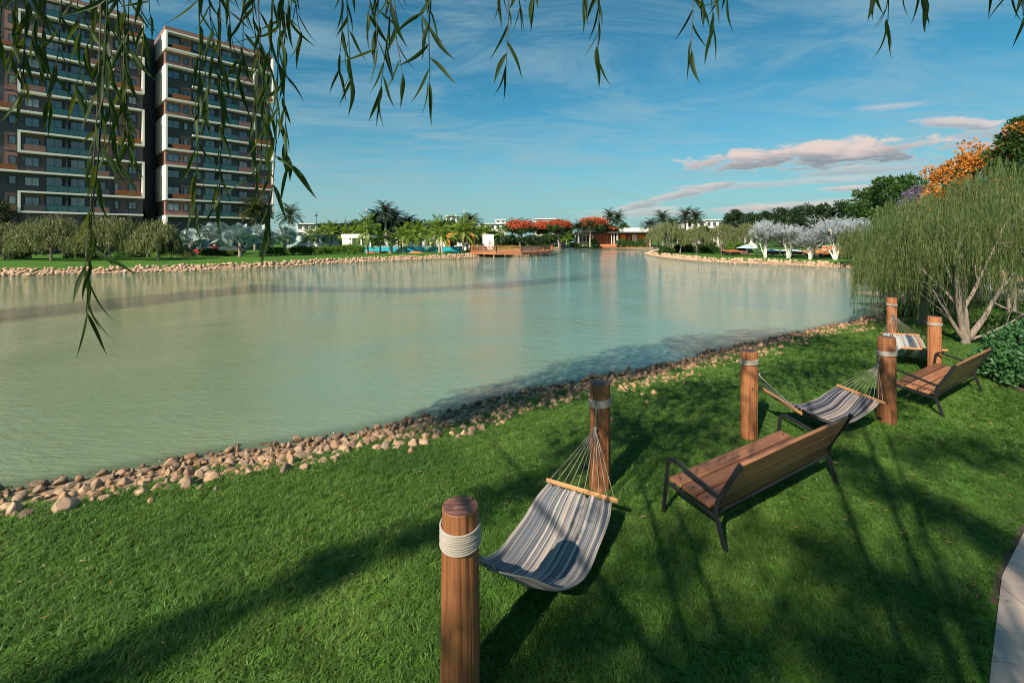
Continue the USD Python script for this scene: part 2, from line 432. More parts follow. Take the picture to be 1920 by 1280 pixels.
m_wood('bark_white', [(0.55, 0.50, 0.44), (0.72, 0.68, 0.62)], (8, 8, 1.5), fine=3, bump=0.4, rough=0.8)
m_wood('palm_trunk', [(0.22, 0.18, 0.14), (0.36, 0.31, 0.25)], (3, 3, 12), fine=2, bump=0.5, rough=0.9)
m_stone('stone', [(0.26, 0.165, 0.10), (0.37, 0.25, 0.16), (0.18, 0.13, 0.095), (0.42, 0.295, 0.195), (0.27, 0.205, 0.15), (0.34, 0.205, 0.12), (0.14, 0.105, 0.08), (0.32, 0.235, 0.165)])
m_stone('far_stone', [(0.42, 0.29, 0.19), (0.52, 0.38, 0.26), (0.36, 0.26, 0.18), (0.50, 0.35, 0.23)])
mat('rope', {'tc': ('texture_coordinate', {}), 'w': ('wave_texture', {'bands_direction': 'diagonal', 'scale': 90.0, 'distortion': 1.0}), 'r': ('rgb_ramp', {'ramp': [(0.0, (0.20, 0.175, 0.15)), (1.0, (0.44, 0.40, 0.35))]}),
             'b': ('bump', {'strength': 0.6, 'distance': 0.002}), 'p': ('principled_bsdf', {'roughness': 0.85})},
    [('tc.object', 'w.vector'), ('w.fac', 'r.fac'), ('w.fac', 'b.height'), ('b.normal', 'p.normal'), ('r.color', 'p.base_color')], 'p.BSDF')


def m_cloth(name, cols, count):
    """Woven stripes along the hammock; u runs across it."""
    n = len(cols)
    rng = np.random.default_rng(7)
    ramp, k = [], 0
    edges = np.sort(rng.uniform(0, 1, count - 1))
    edges = np.concatenate([[0], 0.65 * edges + 0.35 * np.linspace(1 / count, 1 - 1 / count, count - 1), [1]])
    last = -1
    for a in edges[:-1]:
        c = int(rng.integers(0, n))
        c = (c + 1) % n if c == last else c
        last = c
        ramp.append((float(a), cols[c]))
    return mat(name, {'uv': ('texture_coordinate', {}), 's': ('separate_xyz', {}), 'nz': ('noise_texture', {'scale': 30.0, 'detail': 3.0}), 'ad': ('math', {'math_type': 'multiply_add', 'value2': 0.006}),
                      'r': ('rgb_ramp', {'ramp': ramp, 'interpolate': False}), 'mp': ('mapping', {'scale': (420, 30, 1)}), 'n': ('noise_texture', {'scale': 1.0, 'detail': 3.0}),
                      'r2': ('rgb_ramp', {'ramp': [(0.3, (0.78, 0.78, 0.78)), (0.7, (1.12, 1.12, 1.12))]}), 'mx': ('mix', {'mix_type': 'multiply', 'fac': 1.0}), 'b': ('bump', {'strength': 0.3, 'distance': 0.002}),
                      'p': ('principled_bsdf', {'roughness': 0.9, 'sheen_weight': 0.15, 'specular_ior_level': 0.2}), 't': ('translucent_bsdf', {}), 'm': ('mix_closure', {'fac': 0.12})},
               [('uv.UV', 's.vector'), ('uv.UV', 'nz.vector'), ('nz.fac', 'ad.value1'), ('s.x', 'ad.value3'), ('ad.value', 'r.fac'), ('uv.UV', 'mp.vector'), ('mp.vector', 'n.vector'), ('n.fac', 'r2.fac'),
                ('r.color', 'mx.color1'), ('r2.color', 'mx.color2'), ('mx.color', 'p.base_color'), ('mx.color', 't.color'), ('n.fac', 'b.height'), ('b.normal', 'p.normal'), ('p.BSDF', 'm.closure1'), ('t.BSDF', 'm.closure2')], 'm.closure')


m_cloth('cloth_grey', [(0.095, 0.11, 0.14), (0.29, 0.26, 0.245), (0.125, 0.14, 0.17), (0.41, 0.37, 0.345), (0.17, 0.165, 0.175), (0.065, 0.078, 0.105), (0.31, 0.275, 0.25)], 64)
m_cloth('cloth_navy', [(0.03, 0.035, 0.055), (0.25, 0.22, 0.215), (0.06, 0.072, 0.105), (0.33, 0.285, 0.265), (0.018, 0.02, 0.033), (0.12, 0.125, 0.155), (0.24, 0.185, 0.165)], 50)
m_cloth('cloth_teal', [(0.03, 0.05, 0.08), (0.28, 0.30, 0.33), (0.07, 0.14, 0.19), (0.32, 0.18, 0.10), (0.36, 0.35, 0.34), (0.05, 0.06, 0.08), (0.26, 0.36, 0.44)], 34)

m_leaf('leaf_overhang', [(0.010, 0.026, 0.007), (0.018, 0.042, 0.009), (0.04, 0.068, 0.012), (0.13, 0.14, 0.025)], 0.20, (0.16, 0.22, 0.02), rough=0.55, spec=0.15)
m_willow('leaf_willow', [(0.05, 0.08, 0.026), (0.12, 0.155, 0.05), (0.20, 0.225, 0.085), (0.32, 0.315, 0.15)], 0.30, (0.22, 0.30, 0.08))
m_leaf('leaf_olive', [(0.085, 0.105, 0.040), (0.15, 0.17, 0.065), (0.21, 0.22, 0.095)], 0.25, (0.26, 0.30, 0.10))
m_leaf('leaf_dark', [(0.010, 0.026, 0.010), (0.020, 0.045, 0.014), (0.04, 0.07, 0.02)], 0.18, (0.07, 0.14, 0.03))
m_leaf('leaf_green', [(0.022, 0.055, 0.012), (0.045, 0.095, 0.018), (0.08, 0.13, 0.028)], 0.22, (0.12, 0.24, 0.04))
m_leaf('leaf_hedge', [(0.06, 0.13, 0.018), (0.12, 0.21, 0.028), (0.17, 0.26, 0.04)], 0.2, (0.2, 0.34, 0.05))
m_leaf('leaf_bush', [(0.035, 0.105, 0.040), (0.075, 0.175, 0.060), (0.14, 0.25, 0.085)], 0.25, (0.12, 0.30, 0.06))
m_leaf('leaf_fallen', [(0.20, 0.11, 0.04), (0.34, 0.23, 0.09), (0.42, 0.34, 0.16)], 0.1)
m_leaf('leaf_red', [(0.33, 0.06, 0.025), (0.45, 0.115, 0.05), (0.52, 0.19, 0.09)], 0.2, (0.6, 0.15, 0.05))
m_leaf('leaf_gold', [(0.34, 0.12, 0.018), (0.46, 0.20, 0.028), (0.52, 0.29, 0.07)], 0.25, (0.6, 0.28, 0.03))
m_leaf('leaf_violet', [(0.13, 0.10, 0.16), (0.20, 0.16, 0.23), (0.26, 0.22, 0.28)], 0.2, (0.25, 0.2, 0.3))
m_leaf('leaf_silver', [(0.34, 0.39, 0.43), (0.47, 0.53, 0.57), (0.62, 0.67, 0.70)], 0.2, (0.5, 0.52, 0.55))
m_leaf('leaf_grey_green', [(0.055, 0.075, 0.055), (0.10, 0.125, 0.09), (0.16, 0.18, 0.14)], 0.2, (0.14, 0.18, 0.12))
m_leaf('leaf_palm', [(0.11, 0.20, 0.024), (0.24, 0.34, 0.04), (0.40, 0.44, 0.08)], 0.25, (0.34, 0.44, 0.06), spec=0.5)
m_leaf('leaf_date', [(0.030, 0.050, 0.018), (0.06, 0.085, 0.03), (0.12, 0.12, 0.05)], 0.18, (0.14, 0.18, 0.06))
m_leaf('leaf_blue_palm', [(0.27, 0.36, 0.35), (0.40, 0.50, 0.49), (0.52, 0.60, 0.58)], 0.15, (0.3, 0.4, 0.36), rough=0.55)
m_leaf('grass_blade', [(0.020, 0.060, 0.012), (0.056, 0.130, 0.021), (0.122, 0.215, 0.039), (0.215, 0.25, 0.073), (0.40, 0.34, 0.19)], 0.25, (0.18, 0.32, 0.04), rough=0.5, patch=0.6, patch_scale=0.75)


# ------------------------------------------------------------------ lake outline, ground, water
def chaikin(p, n=2, closed=True):
    p = np.asarray(p, float)
    for _ in range(n):
        q = np.roll(p, -1, axis=0)
        p = np.stack([0.75 * p + 0.25 * q, 0.25 * p + 0.75 * q], 1).reshape(-1, 2)
    return p


NEAR = [(-75, -16), (-50, -8), (-30, -2.6), (-18, 1.6), (-10, 4.6), (-6.77, 5.92), (-4.6, 6.95), (-1.58, 8.28), (0.9, 9.95), (3.3, 11.5), (6.0, 13.2), (8.6, 14.8), (12, 17.0), (15.5, 19.1),
        (19.5, 21.5), (26, 25.5), (34, 31), (41, 37.5)]
FAR = [(43, 42), (38.6, 46.3), (35.3, 49.8), (32.6, 54), (29.3, 57.5), (26.2, 61), (25.4, 68), (25.2, 78), (27.0, 92), (31, 100), (42, 118), (50, 136), (40, 142), (26, 143), (14, 141), (9, 128), (5, 112), (0.5, 97), (-4, 83),
       (-7.2, 74), (-12.5, 68.5), (-19.3, 62.5), (-25.5, 52.5), (-30, 46.5), (-34.5, 42.6), (-44, 38.6), (-58, 33.5), (-78, 27), (-95, 15), (-92, -8)]
LAKE = Polygon(chaikin(NEAR + FAR, 2))
_lake_line = LAKE.exterior
shapely.prepare(LAKE); shapely.prepare(_lake_line)


def shore(x, y):
    """Signed distance to the waterline: positive on land."""
    x, y = np.asarray(x, float), np.asarray(y, float)
    d = shapely.distance(shapely.points(x, y), _lake_line)
    d = np.where(shapely.contains_xy(LAKE, x, y), -d, d)
    p = np.stack([x * 0.45, y * 0.45, 0 * x], -1)
    return d + (meshkit.fbm(p, 3, 5) - 0.5) * 0.55


def ground_z(x, y, s=None):
    x, y = np.asarray(x, float), np.asarray(y, float)
    s = shore(x, y) if s is None else s
    near = 0.28 * sm(s, 0, 1.9) + 0.22 * sm(s, 1.2, 4.6)
    far = 0.46 * sm(s, 0, 1.3) + 0.16 * sm(s, 1.3, 6.0)
    w = sm(y - 0.25 * np.maximum(x, 0), 24, 32)
    z = near * (1 - w) + far * w
    und = (meshkit.fbm(np.stack([x * 0.22, y * 0.22, 0 * x], -1), 3, 9) - 0.5) * 0.10 * sm(s, 1.0, 4.0)
    z = z + und
    return np.where(s < 0, np.maximum(s * 0.38, -1.6), z)


def gz(x, y):
    return float(ground_z(np.array([x]), np.array([y]))[0])


def graded(n, lo, hi, fine):
    t = np.linspace(math.asinh(lo / fine), math.asinh(hi / fine), n)
    return np.sinh(t) * fine


def grid_mesh(xs, ys):
    X, Y = np.meshgrid(xs, ys, indexing='ij')
    nx, ny = X.shape
    i = np.arange(nx * ny).reshape(nx, ny)
    f = np.stack([i[:-1, :-1].ravel(), i[1:, :-1].ravel(), i[1:, 1:].ravel(), i[:-1, 1:].ravel()], 1)
    return X.ravel(), Y.ravel(), f


gx, gy, gf = grid_mesh(graded(360, -2200, 2200, 5.0), np.concatenate([np.linspace(-1500, -60, 12)[:-1], graded(380, -60, 2500, 8.0)]))
gs = shore(gx, gy)
ground = obj('ground', (np.stack([gx, gy, ground_z(gx, gy, gs)], 1), gf), mat('ground', {
    'g': ('geometry', {}), 'a': ('attribute', {'attribute': 'shore'}), 'n': ('noise_texture', {'scale': 0.7, 'detail': 5.0}), 'n2': ('noise_texture', {'scale': 14.0, 'detail': 5.0, 'roughness': 0.7}),
    'r': ('rgb_ramp', {'ramp': [(0.3, (0.036, 0.105, 0.010)), (0.55, (0.056, 0.145, 0.014)), (0.75, (0.078, 0.17, 0.020))]}),
    'r2': ('rgb_ramp', {'ramp': [(0.3, (0.5, 0.5, 0.5)), (0.7, (1.2, 1.2, 1.2))]}), 'mx': ('mix', {'mix_type': 'multiply', 'fac': 1.0}),
    'sr': ('rgb_ramp', {'ramp': [(0.3, (0.20, 0.135, 0.085)), (0.7, (0.34, 0.24, 0.155))]}),
    'k': ('map_range', {'range_type': 'smoothstep', 'from_min': 1.0, 'from_max': 1.55, 'clamp': True}), 'ms': ('mix', {}),
    'b': ('bump', {'strength': 0.7, 'distance': 0.03}), 'p': ('principled_bsdf', {'roughness': 0.9, 'specular_ior_level': 0.2})},
    [('g.position', 'n.vector'), ('g.position', 'n2.vector'), ('n.fac', 'r.fac'), ('n2.fac', 'r2.fac'), ('n2.fac', 'sr.fac'), ('r.color', 'mx.color1'), ('r2.color', 'mx.color2'), ('a.fac', 'k.value'), ('k.result', 'ms.fac'),
     ('sr.color', 'ms.color1'), ('mx.color', 'ms.color2'), ('ms.color', 'p.base_color'), ('n2.fac', 'b.height'), ('b.normal', 'p.normal')], 'p.BSDF'), smooth=True)
tag(ground, 'grassy ground sloping to a sandy lake margin', None, None, 'structure')
primvar(ground, 'shore', gs)

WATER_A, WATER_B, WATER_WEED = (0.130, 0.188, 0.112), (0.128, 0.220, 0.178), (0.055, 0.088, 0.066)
# water: turbid and green, clear only in the last shallow hand's breadth; its base colour is darker along one band across it
wx, wy, wf = grid_mesh(graded(260, -110, 62, 6.0), graded(260, -25, 160, 6.0))
ws = shore(wx, wy)
keep = (ws[wf] < 1.2).any(1)
wf = wf[keep]
_used, wf = np.unique(wf, return_inverse=True)
wf = wf.reshape(-1, 4)
wx, wy, ws = wx[_used], wy[_used], ws[_used]
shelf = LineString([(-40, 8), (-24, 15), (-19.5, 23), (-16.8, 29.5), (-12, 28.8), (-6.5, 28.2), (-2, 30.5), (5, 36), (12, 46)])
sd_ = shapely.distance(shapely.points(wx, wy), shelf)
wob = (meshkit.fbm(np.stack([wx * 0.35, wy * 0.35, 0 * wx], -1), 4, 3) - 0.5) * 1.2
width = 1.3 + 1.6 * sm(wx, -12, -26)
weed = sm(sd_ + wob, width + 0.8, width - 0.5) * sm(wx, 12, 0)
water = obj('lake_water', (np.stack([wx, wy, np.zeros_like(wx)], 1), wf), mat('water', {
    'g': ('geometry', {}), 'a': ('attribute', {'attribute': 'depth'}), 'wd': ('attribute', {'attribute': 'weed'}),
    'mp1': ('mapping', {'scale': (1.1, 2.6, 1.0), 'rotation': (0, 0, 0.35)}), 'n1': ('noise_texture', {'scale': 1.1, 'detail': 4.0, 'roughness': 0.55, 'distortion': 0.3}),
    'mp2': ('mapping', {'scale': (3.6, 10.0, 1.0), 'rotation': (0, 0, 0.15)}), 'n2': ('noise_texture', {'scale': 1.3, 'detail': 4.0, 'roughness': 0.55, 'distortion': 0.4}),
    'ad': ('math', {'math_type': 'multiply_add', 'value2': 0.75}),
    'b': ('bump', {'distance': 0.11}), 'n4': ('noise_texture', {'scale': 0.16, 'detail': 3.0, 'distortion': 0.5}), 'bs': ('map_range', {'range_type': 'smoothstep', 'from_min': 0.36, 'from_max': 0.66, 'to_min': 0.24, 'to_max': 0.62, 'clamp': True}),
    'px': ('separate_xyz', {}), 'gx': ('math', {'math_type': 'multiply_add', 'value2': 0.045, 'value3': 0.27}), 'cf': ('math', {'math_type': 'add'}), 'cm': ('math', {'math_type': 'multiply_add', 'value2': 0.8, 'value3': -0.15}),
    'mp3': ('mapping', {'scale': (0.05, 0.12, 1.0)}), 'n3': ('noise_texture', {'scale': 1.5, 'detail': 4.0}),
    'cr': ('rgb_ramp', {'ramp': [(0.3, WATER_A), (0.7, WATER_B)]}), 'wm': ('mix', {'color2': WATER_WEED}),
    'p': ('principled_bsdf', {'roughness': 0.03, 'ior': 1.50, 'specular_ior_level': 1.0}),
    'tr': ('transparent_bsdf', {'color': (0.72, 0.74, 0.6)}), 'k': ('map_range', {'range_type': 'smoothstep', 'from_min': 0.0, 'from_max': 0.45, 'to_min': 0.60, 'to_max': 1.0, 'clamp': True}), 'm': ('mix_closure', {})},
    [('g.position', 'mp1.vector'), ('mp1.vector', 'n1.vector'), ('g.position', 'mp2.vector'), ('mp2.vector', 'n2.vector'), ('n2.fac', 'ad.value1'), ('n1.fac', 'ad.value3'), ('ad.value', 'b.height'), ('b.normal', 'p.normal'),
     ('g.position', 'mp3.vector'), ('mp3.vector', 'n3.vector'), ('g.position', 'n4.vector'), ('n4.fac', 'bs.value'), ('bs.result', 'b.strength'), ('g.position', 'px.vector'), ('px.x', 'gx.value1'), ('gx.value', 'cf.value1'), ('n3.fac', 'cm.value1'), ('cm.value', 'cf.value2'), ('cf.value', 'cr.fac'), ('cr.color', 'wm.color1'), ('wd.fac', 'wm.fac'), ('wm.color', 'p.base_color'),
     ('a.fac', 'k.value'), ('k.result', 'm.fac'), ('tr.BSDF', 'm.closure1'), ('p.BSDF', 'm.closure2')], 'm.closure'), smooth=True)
tag(water, 'calm green lake water with fine ripples', None, None, 'structure')
primvar(water, 'depth', np.maximum(-ws, 0))
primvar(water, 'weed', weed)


# ------------------------------------------------------------------ apartment blocks on the far left bank
TL, TD = np.array([-78.8, 73.5]), np.array([0.676, 0.737])
FWD = 2.4                                             # the right block stands this much forward of the left one
TROT = math.atan2(TD[1], TD[0])
B0, ST = 7.5 - BANK, 3.23           # first balcony floor above the block's foot; storey height


def along(zx, fwd=0.0):
    """Distance along the facade of something surveyed at zx (photo pixel * 2.461)."""
    k = (zx / 2.461 - 960) / FPX
    x0, y0 = TL[0] + fwd * TD[1], TL[1] - fwd * TD[0]
    return (k * y0 - x0) / (TD[0] - k * TD[1])


def fl(k):
    return B0 + ST * k


_wr = np.random.default_rng(88)


def window(parent, u, k, w, h, sill, y=0.0, mull=1, name='window'):
    z = fl(k) + sill
    fr = MB()
    t = 0.09
    fr.box((u - w / 2, y - 0.10, z), (u - w / 2 + t, y, z + h)).box((u + w / 2 - t, y - 0.10, z), (u + w / 2, y, z + h))
    fr.box((u - w / 2 + t, y - 0.098, z), (u + w / 2 - t, y, z + t)).box((u - w / 2 + t, y - 0.098, z + h - t), (u + w / 2 - t, y, z + h))
    for q in range(mull):
        x = u - w / 2 + w * (q + 1) / (mull + 1)
        fr.box((x - 0.035, y - 0.08, z + t), (x + 0.035, y, z + h - t))
    p = fr.build(name, 'window_frame_dark', parent)
    MB().box((u - w / 2 + t, y - 0.05, z + t), (u + w / 2 - t, y - 0.02, z + h - t)).build('pane', 'curtained_glass' if _wr.uniform() < 0.22 else 'window_glass', p)


def planter(parent, u0, u1, k):
    z = fl(k) + 0.25
    for q in range(4):
        MB().box((u0, -1.32, z + q * 0.21), (u1, -1.26, z + q * 0.21 + 0.18)).build('planter_board', 'planter_wood', parent)
    MB().box((u0 + 0.02, -1.25, z), (u1 - 0.02, -0.60, z + 0.72)).build('planter_box', 'planter_wood', parent)


def balustrade(parent, u0, u1, k):
    n = max(1, round((u1 - u0) / 1.5))
    for q in range(n):
        a, b = u0 + (u1 - u0) * q / n + 0.03, u0 + (u1 - u0) * (q + 1) / n - 0.03
        MB().box((a, -1.28, fl(k) + 0.2), (b, -1.25, fl(k) + 1.2)).build('balcony_pane', 'balcony_glass', parent)
    MB().box((u0, -1.30, fl(k) + 1.2), (u1, -1.23, fl(k) + 1.25)).build('handrail', 'window_frame_dark', parent)


def bar(parent, u0, u1, k, d0=-1.35, d1=0.0, t=0.165, name='white_band'):
    MB().box((u0, d0, fl(k) - t), (u1, d1, fl(k) + t * 0.75)).build(name, 'white_paint', parent)


def upright(parent, u, k0, k1, d1=0.0, w=0.34):
    MB().box((u - w / 2, -1.352, fl(k0) - 0.167), (u + w / 2, d1 + 0.002, fl(k1) + 0.126)).build('white_upright', 'white_paint', parent)


NF = 11
LOC = (TL[0], TL[1], BANK)
A = thing('apartment_block', 'dark apartment block with white ribbon frames, cut by the left edge of the photo', 'apartment block', LOC, TROT)
U = {z: along(z) for z in range(-400, 1400)}
uL, uF0, uF1, uC1 = U[-330], U[88], U[656], U[722]
MB().box((uL, 0, 0), (uF1 + 0.1, 15, fl(NF) + 0.2)).build('wall', 'dark_cladding', A)
MB().box((uL, -0.6, fl(NF) + 0.36), (uF1 + 0.2, 15.1, fl(NF) + 1.15)).build('parapet', 'brown_cladding', A)
MB().box((uF1 + 0.1, 7.5, 0), (uC1 + 1.0, 15, fl(NF) + 0.5)).build('stair_core', 'window_frame_dark', A)
for k in range(-1, NF):
    for zx in (680, 708):
        window(A, along(zx) - 1.4, k, 0.8, 2.9, 0.15, y=7.5, mull=0, name='stair_window')
    MB().box((uF1 + 0.1, 7.30, fl(k) - 0.12), (uC1, 7.5, fl(k) + 0.10)).build('core_band', 'dark_cladding', A)
for k in (0, 1, 3, 4, 6, 7, 9, 10, 11):
    bar(A, uF0, uF1, k)
for k in (2, 5, 8):
    bar(A, uL, U[522], k)
for k in (0, 3, 6, 9):
    upright(A, uF0, k, k + 1)
for k in (1, 4, 7):
    upright(A, uF1, k, k + 2)
upright(A, uF1, 10, 11)
for k in range(NF):
    brown = [(U[20], U[82])] if k % 3 != 1 else []
    if k % 3 == 0:
        brown += [(U[100], U[205])]
    if k % 3 == 1:
        brown += [(U[526], U[648])]
    if k % 3 == 2:
        brown += [(U[526], U[590]), (U[636], U[650])]
    if k in (3, 9):
        brown += [(U[430], U[520])]
    for a, b in brown:
        MB().box((a, -0.06, fl(k) + 0.16), (b, 0.0, fl(k + 1) - 0.21)).build('brown_panel', 'brown_cladding', A)
    y = -0.06
    window(A, U[57], k, 0.85, 1.35, 1.15, y, 0)
    for zx in (-60, -190):
        window(A, U[zx], k, 1.5, 1.4, 1.1, 0, 1)
    window(A, U[148], k, 1.75, 1.5, 1.0, y, 1)
    for zx, w in ((250, 2.0), (360, 1.9)):
        window(A, U[zx], k, w, 2.55, 0.2, 0, 1, 'balcony_door')
    window(A, U[465], k, 1.35, 1.5, 1.0, 0, 1)
    window(A, U[538], k, 0.62, 1.5, 1.0, y, 0)
    window(A, U[610], k, 1.15, 1.4, 1.0, y, 1)
    balustrade(A, U[212], U[412], k)
    MB().box((U[302], -1.15, fl(k) + 0.152), (U[310], 0, fl(k + 1) - 0.202)).build('balcony_screen', 'dark_cladding', A)
    if k % 3 == 0:
        MB().box((U[102], -1.30, fl(k) + 0.152), (U[210], -1.22, fl(k) + 1.15)).build('parapet_panel', 'brown_cladding' if k else 'dark_cladding', A)
    if k % 3 == 1:
        planter(A, U[530], U[645], k)
    if k % 3 == 2:
        planter(A, U[-40], U[76], k)
    MB().box((U[414], -1.30, fl(k) + 0.152), (U[500], -1.24, fl(k) + 1.12)).build('parapet_panel', 'dark_cladding' if k % 2 else 'brown_cladding', A)
MB().box((U[90], -4.0, 2.55), (U[400], -0.4, 2.85)).build('entrance_canopy', 'white_paint', A)

R = thing('apartment_block', 'apartment block with a deep white left side, right of the glazed stair tower', 'apartment block', (TL[0] + FWD * TD[1], TL[1] - FWD * TD[0], BANK), TROT)
U = {z: along(z, FWD) for z in range(700, 1400)}
B0, ST = 2.75 + (B0 - 2.75) * 0.973, ST * 0.973
r0, r1 = U[768], U[1248]
MB().box((r0, 0, 0), (r1, 11, fl(NF) + 0.2)).build('wall', 'dark_cladding', R)
MB().box((r0 - 0.3, -0.6, fl(NF) + 0.36), (r1 + 0.2, 11.1, fl(NF) + 1.15)).build('parapet', 'brown_cladding', R)
for k in (0, 1, 3, 4, 6, 7, 9, 10, 11):
    bar(R, r0 - 0.2, r1 if k % 3 == 1 else U[1165], k)
for k in (2, 5, 8):
    bar(R, U[882], r1, k)
for k, n in ((1, 2), (4, 2), (7, 2), (10, 1)):
    upright(R, r0 - 0.21, k, k + n, d1=8.0)
for k in (3, 6, 9):
    upright(R, U[1165], k, k + 1)
upright(R, r0 - 0.21, -1, 0, d1=8.0)
MB().box((r1 - 0.05, -1.3, fl(8)), (r1 + 0.30, 0.0, fl(NF) + 0.15)).build('white_upright', 'white_paint', R)
MB().box((r1 - 0.05, -1.3, fl(0)), (r1 + 0.30, 0.0, fl(5))).build('white_upright', 'white_paint', R)
for k in range(NF):
    if k % 3 == 0:
        MB().box((r0 - 0.14, 0.1, fl(k) + 0.16), (r0, 8.0, fl(k + 1) - 0.21)).build('brown_panel', 'brown_cladding', R)
        MB().box((r0 + 0.01, -0.06, fl(k) + 0.16), (U[905], 0, fl(k + 1) - 0.21)).build('brown_panel', 'brown_cladding', R)
    if k % 3 == 1:
        MB().box((U[835], -0.06, fl(k) + 0.16), (U[882], 0, fl(k + 1) - 0.21)).build('brown_panel', 'brown_cladding', R)
    MB().box((U[1170], -0.06, fl(k) + 0.16), (U[1246], 0, fl(k + 1) - 0.21)).build('brown_panel', 'brown_cladding' if k % 3 else 'dark_cladding', R)
    y = -0.06
    window(R, U[798], k, 2.0, 1.45, 1.0, y, 1)
    window(R, U[857], k, 0.7, 1.4, 1.0, y, 0)
    window(R, U[908], k, 1.5, 1.45, 1.0, y, 1)
    for zx, w in ((968, 1.7), (1047, 1.8)):
        window(R, U[zx], k, w, 2.55, 0.2, 0, 1, 'balcony_door')
    window(R, U[1122], k, 1.6, 1.45, 1.0, 0, 1)
    window(R, U[1180], k, 0.6, 1.4, 1.0, y, 0)
    window(R, U[1220], k, 1.5, 1.4, 1.0, y, 1)
    balustrade(R, U[930], U[1092], k)
    MB().box((U[1004], -1.15, fl(k) + 0.152), (U[1011], 0, fl(k + 1) - 0.202)).build('balcony_screen', 'dark_cladding', R)
    MB().box((U[1094], -1.30, fl(k) + 0.152), (U[1160], -1.24, fl(k) + 1.12)).build('parapet_panel', 'brown_cladding' if k % 3 == 0 else 'dark_cladding', R)
    if k % 3 == 1:
        planter(R, U[790], U[872], k)
    if k % 3 == 2:
        planter(R, U[1170], r1 - 0.1, k)


# ------------------------------------------------------------------ trees: builders
def limb_path(p0, d0, length, rng, bend=0.25, up=0.0, n=6):
    p, d = [np.asarray(p0, float)], norm(d0)
    for _ in range(n):
        d = norm(d + rng.normal(size=3) * bend / n ** 0.5 + np.array([0, 0, up / n]))
        p.append(p[-1] + d * length / n)
    return np.array(p)


def limbs(rng, height, trunk_h, r0, n_main, spread, sub=3, bend=0.3, multi=False, up=0.3, lean=0.05):
    """Wood of a tree (MB) and the points where its foliage starts."""
    mb, tips = MB(), []
    trunk = limb_path((0, 0, -0.15), (rng.normal() * lean, rng.normal() * lean, 1), trunk_h + 0.15, rng, 0.12)
    if not multi:
        mb.tube(trunk, np.linspace(r0 * 1.25, r0 * 0.8, len(trunk)), 9)
    for k in range(n_main):
        a = 2 * PI * (k + rng.uniform(-0.3, 0.3)) / n_main
        s = spread * rng.uniform(0.65, 1.1)
        start = np.array([0.06 * math.cos(a), 0.06 * math.sin(a), -0.1]) * r0 * 10 * [1, 1, 1] if multi else trunk[-1 - (k % 2)]
        z1 = height * rng.uniform(0.62, 0.9)
        target = np.array([s * math.cos(a), s * math.sin(a), z1])
        d = target - start
        path = limb_path(start, norm(d * [0.9, 0.9, 1.1]), np.linalg.norm(d), rng, bend, up)
        ra = r0 * (0.55 if not multi else 0.75) * rng.uniform(0.8, 1.1)
        mb.tube(path, np.linspace(ra, ra * 0.25, len(path)), 7)
        tips += [(path[-1], norm(path[-1] - path[-2])), (path[-3], norm(path[-3] - path[-4]))]
        for q in range(sub):
            i = int(rng.integers(2, len(path) - 1))
            dd = norm(norm(path[i] - path[i - 1]) + rng.normal(size=3) * 0.7)
            p2 = limb_path(path[i], dd, np.linalg.norm(d) * rng.uniform(0.3, 0.55), rng, bend, up * 1.2, 5)
            mb.tube(p2, np.linspace(ra * 0.45, ra * 0.12, len(p2)), 5)
            tips += [(p2[-1], norm(p2[-1] - p2[-2])), (p2[-3], norm(p2[-3] - p2[-4]))]
    zc = height * 0.86
    for a in mb.v:
        hi = a[:, 2] > zc * 0.8
        a[hi, 2] = zc * 0.8 + zc * 0.2 * np.tanh((a[hi, 2] - zc * 0.8) / (zc * 0.2))
    tips = [(np.array([p[0], p[1], min(p[2], zc)]), d) for p, d in tips]
    return mb, tips


def clumps(rng, centers, radii, per, L, W, up=0.3, flat=1.0):
    """Leaves in uneven clumps: dense at each clump's outside, gaps between."""
    centers, radii = np.asarray(centers, float), np.broadcast_to(radii, (len(centers),))
    k = np.repeat(np.arange(len(centers)), per)
    d = norm(rng.normal(size=(len(k), 3)))
    rr = radii[k] * rng.uniform(0.25, 1.0, len(k)) ** 0.5
    p = centers[k] + d * rr[:, None] * [1, 1, flat]
    dirs = d * 0.8 + rng.normal(size=d.shape) * 0.6 + [0, 0, up]
    return diamonds(p, dirs, L * rng.uniform(0.7, 1.3, len(k)), W * rng.uniform(0.7, 1.3, len(k)), rng)


def strands(rng, starts, outs, lengths, spacing, L, W, sway=0.25, loose=0.33):
    """Hanging twigs as rows of narrow leaves; returns leaf mesh and thin twig tubes' mesh."""
    B, D = [], []
    for p, o, ln in zip(starts, outs, lengths):
        n = max(4, int(ln / spacing))
        t = np.linspace(0, 1, n)
        ox = np.asarray(o) * [1, 1, 0]
        rise = 0.10 * ln
        q = p + np.outer(np.sin(t * 1.5) * sway * ln, ox) + np.stack([0 * t, 0 * t, rise * np.sin(np.minimum(t * 5, PI)) * 0.5 - ln * t ** 1.15], -1)
        q[:, :2] += np.cumsum(rng.normal(size=(n, 2)), axis=0) * 0.010
        B.append(q)
        dd = rng.normal(size=(n, 3)) * loose
        dd[:, 2] -= 1.0
        D.append(dd)
    B, D = np.vstack(B), np.vstack(D)
    return diamonds(B, D, L * rng.uniform(0.7, 1.3, len(B)), W * rng.uniform(0.7, 1.3, len(B)), rng)


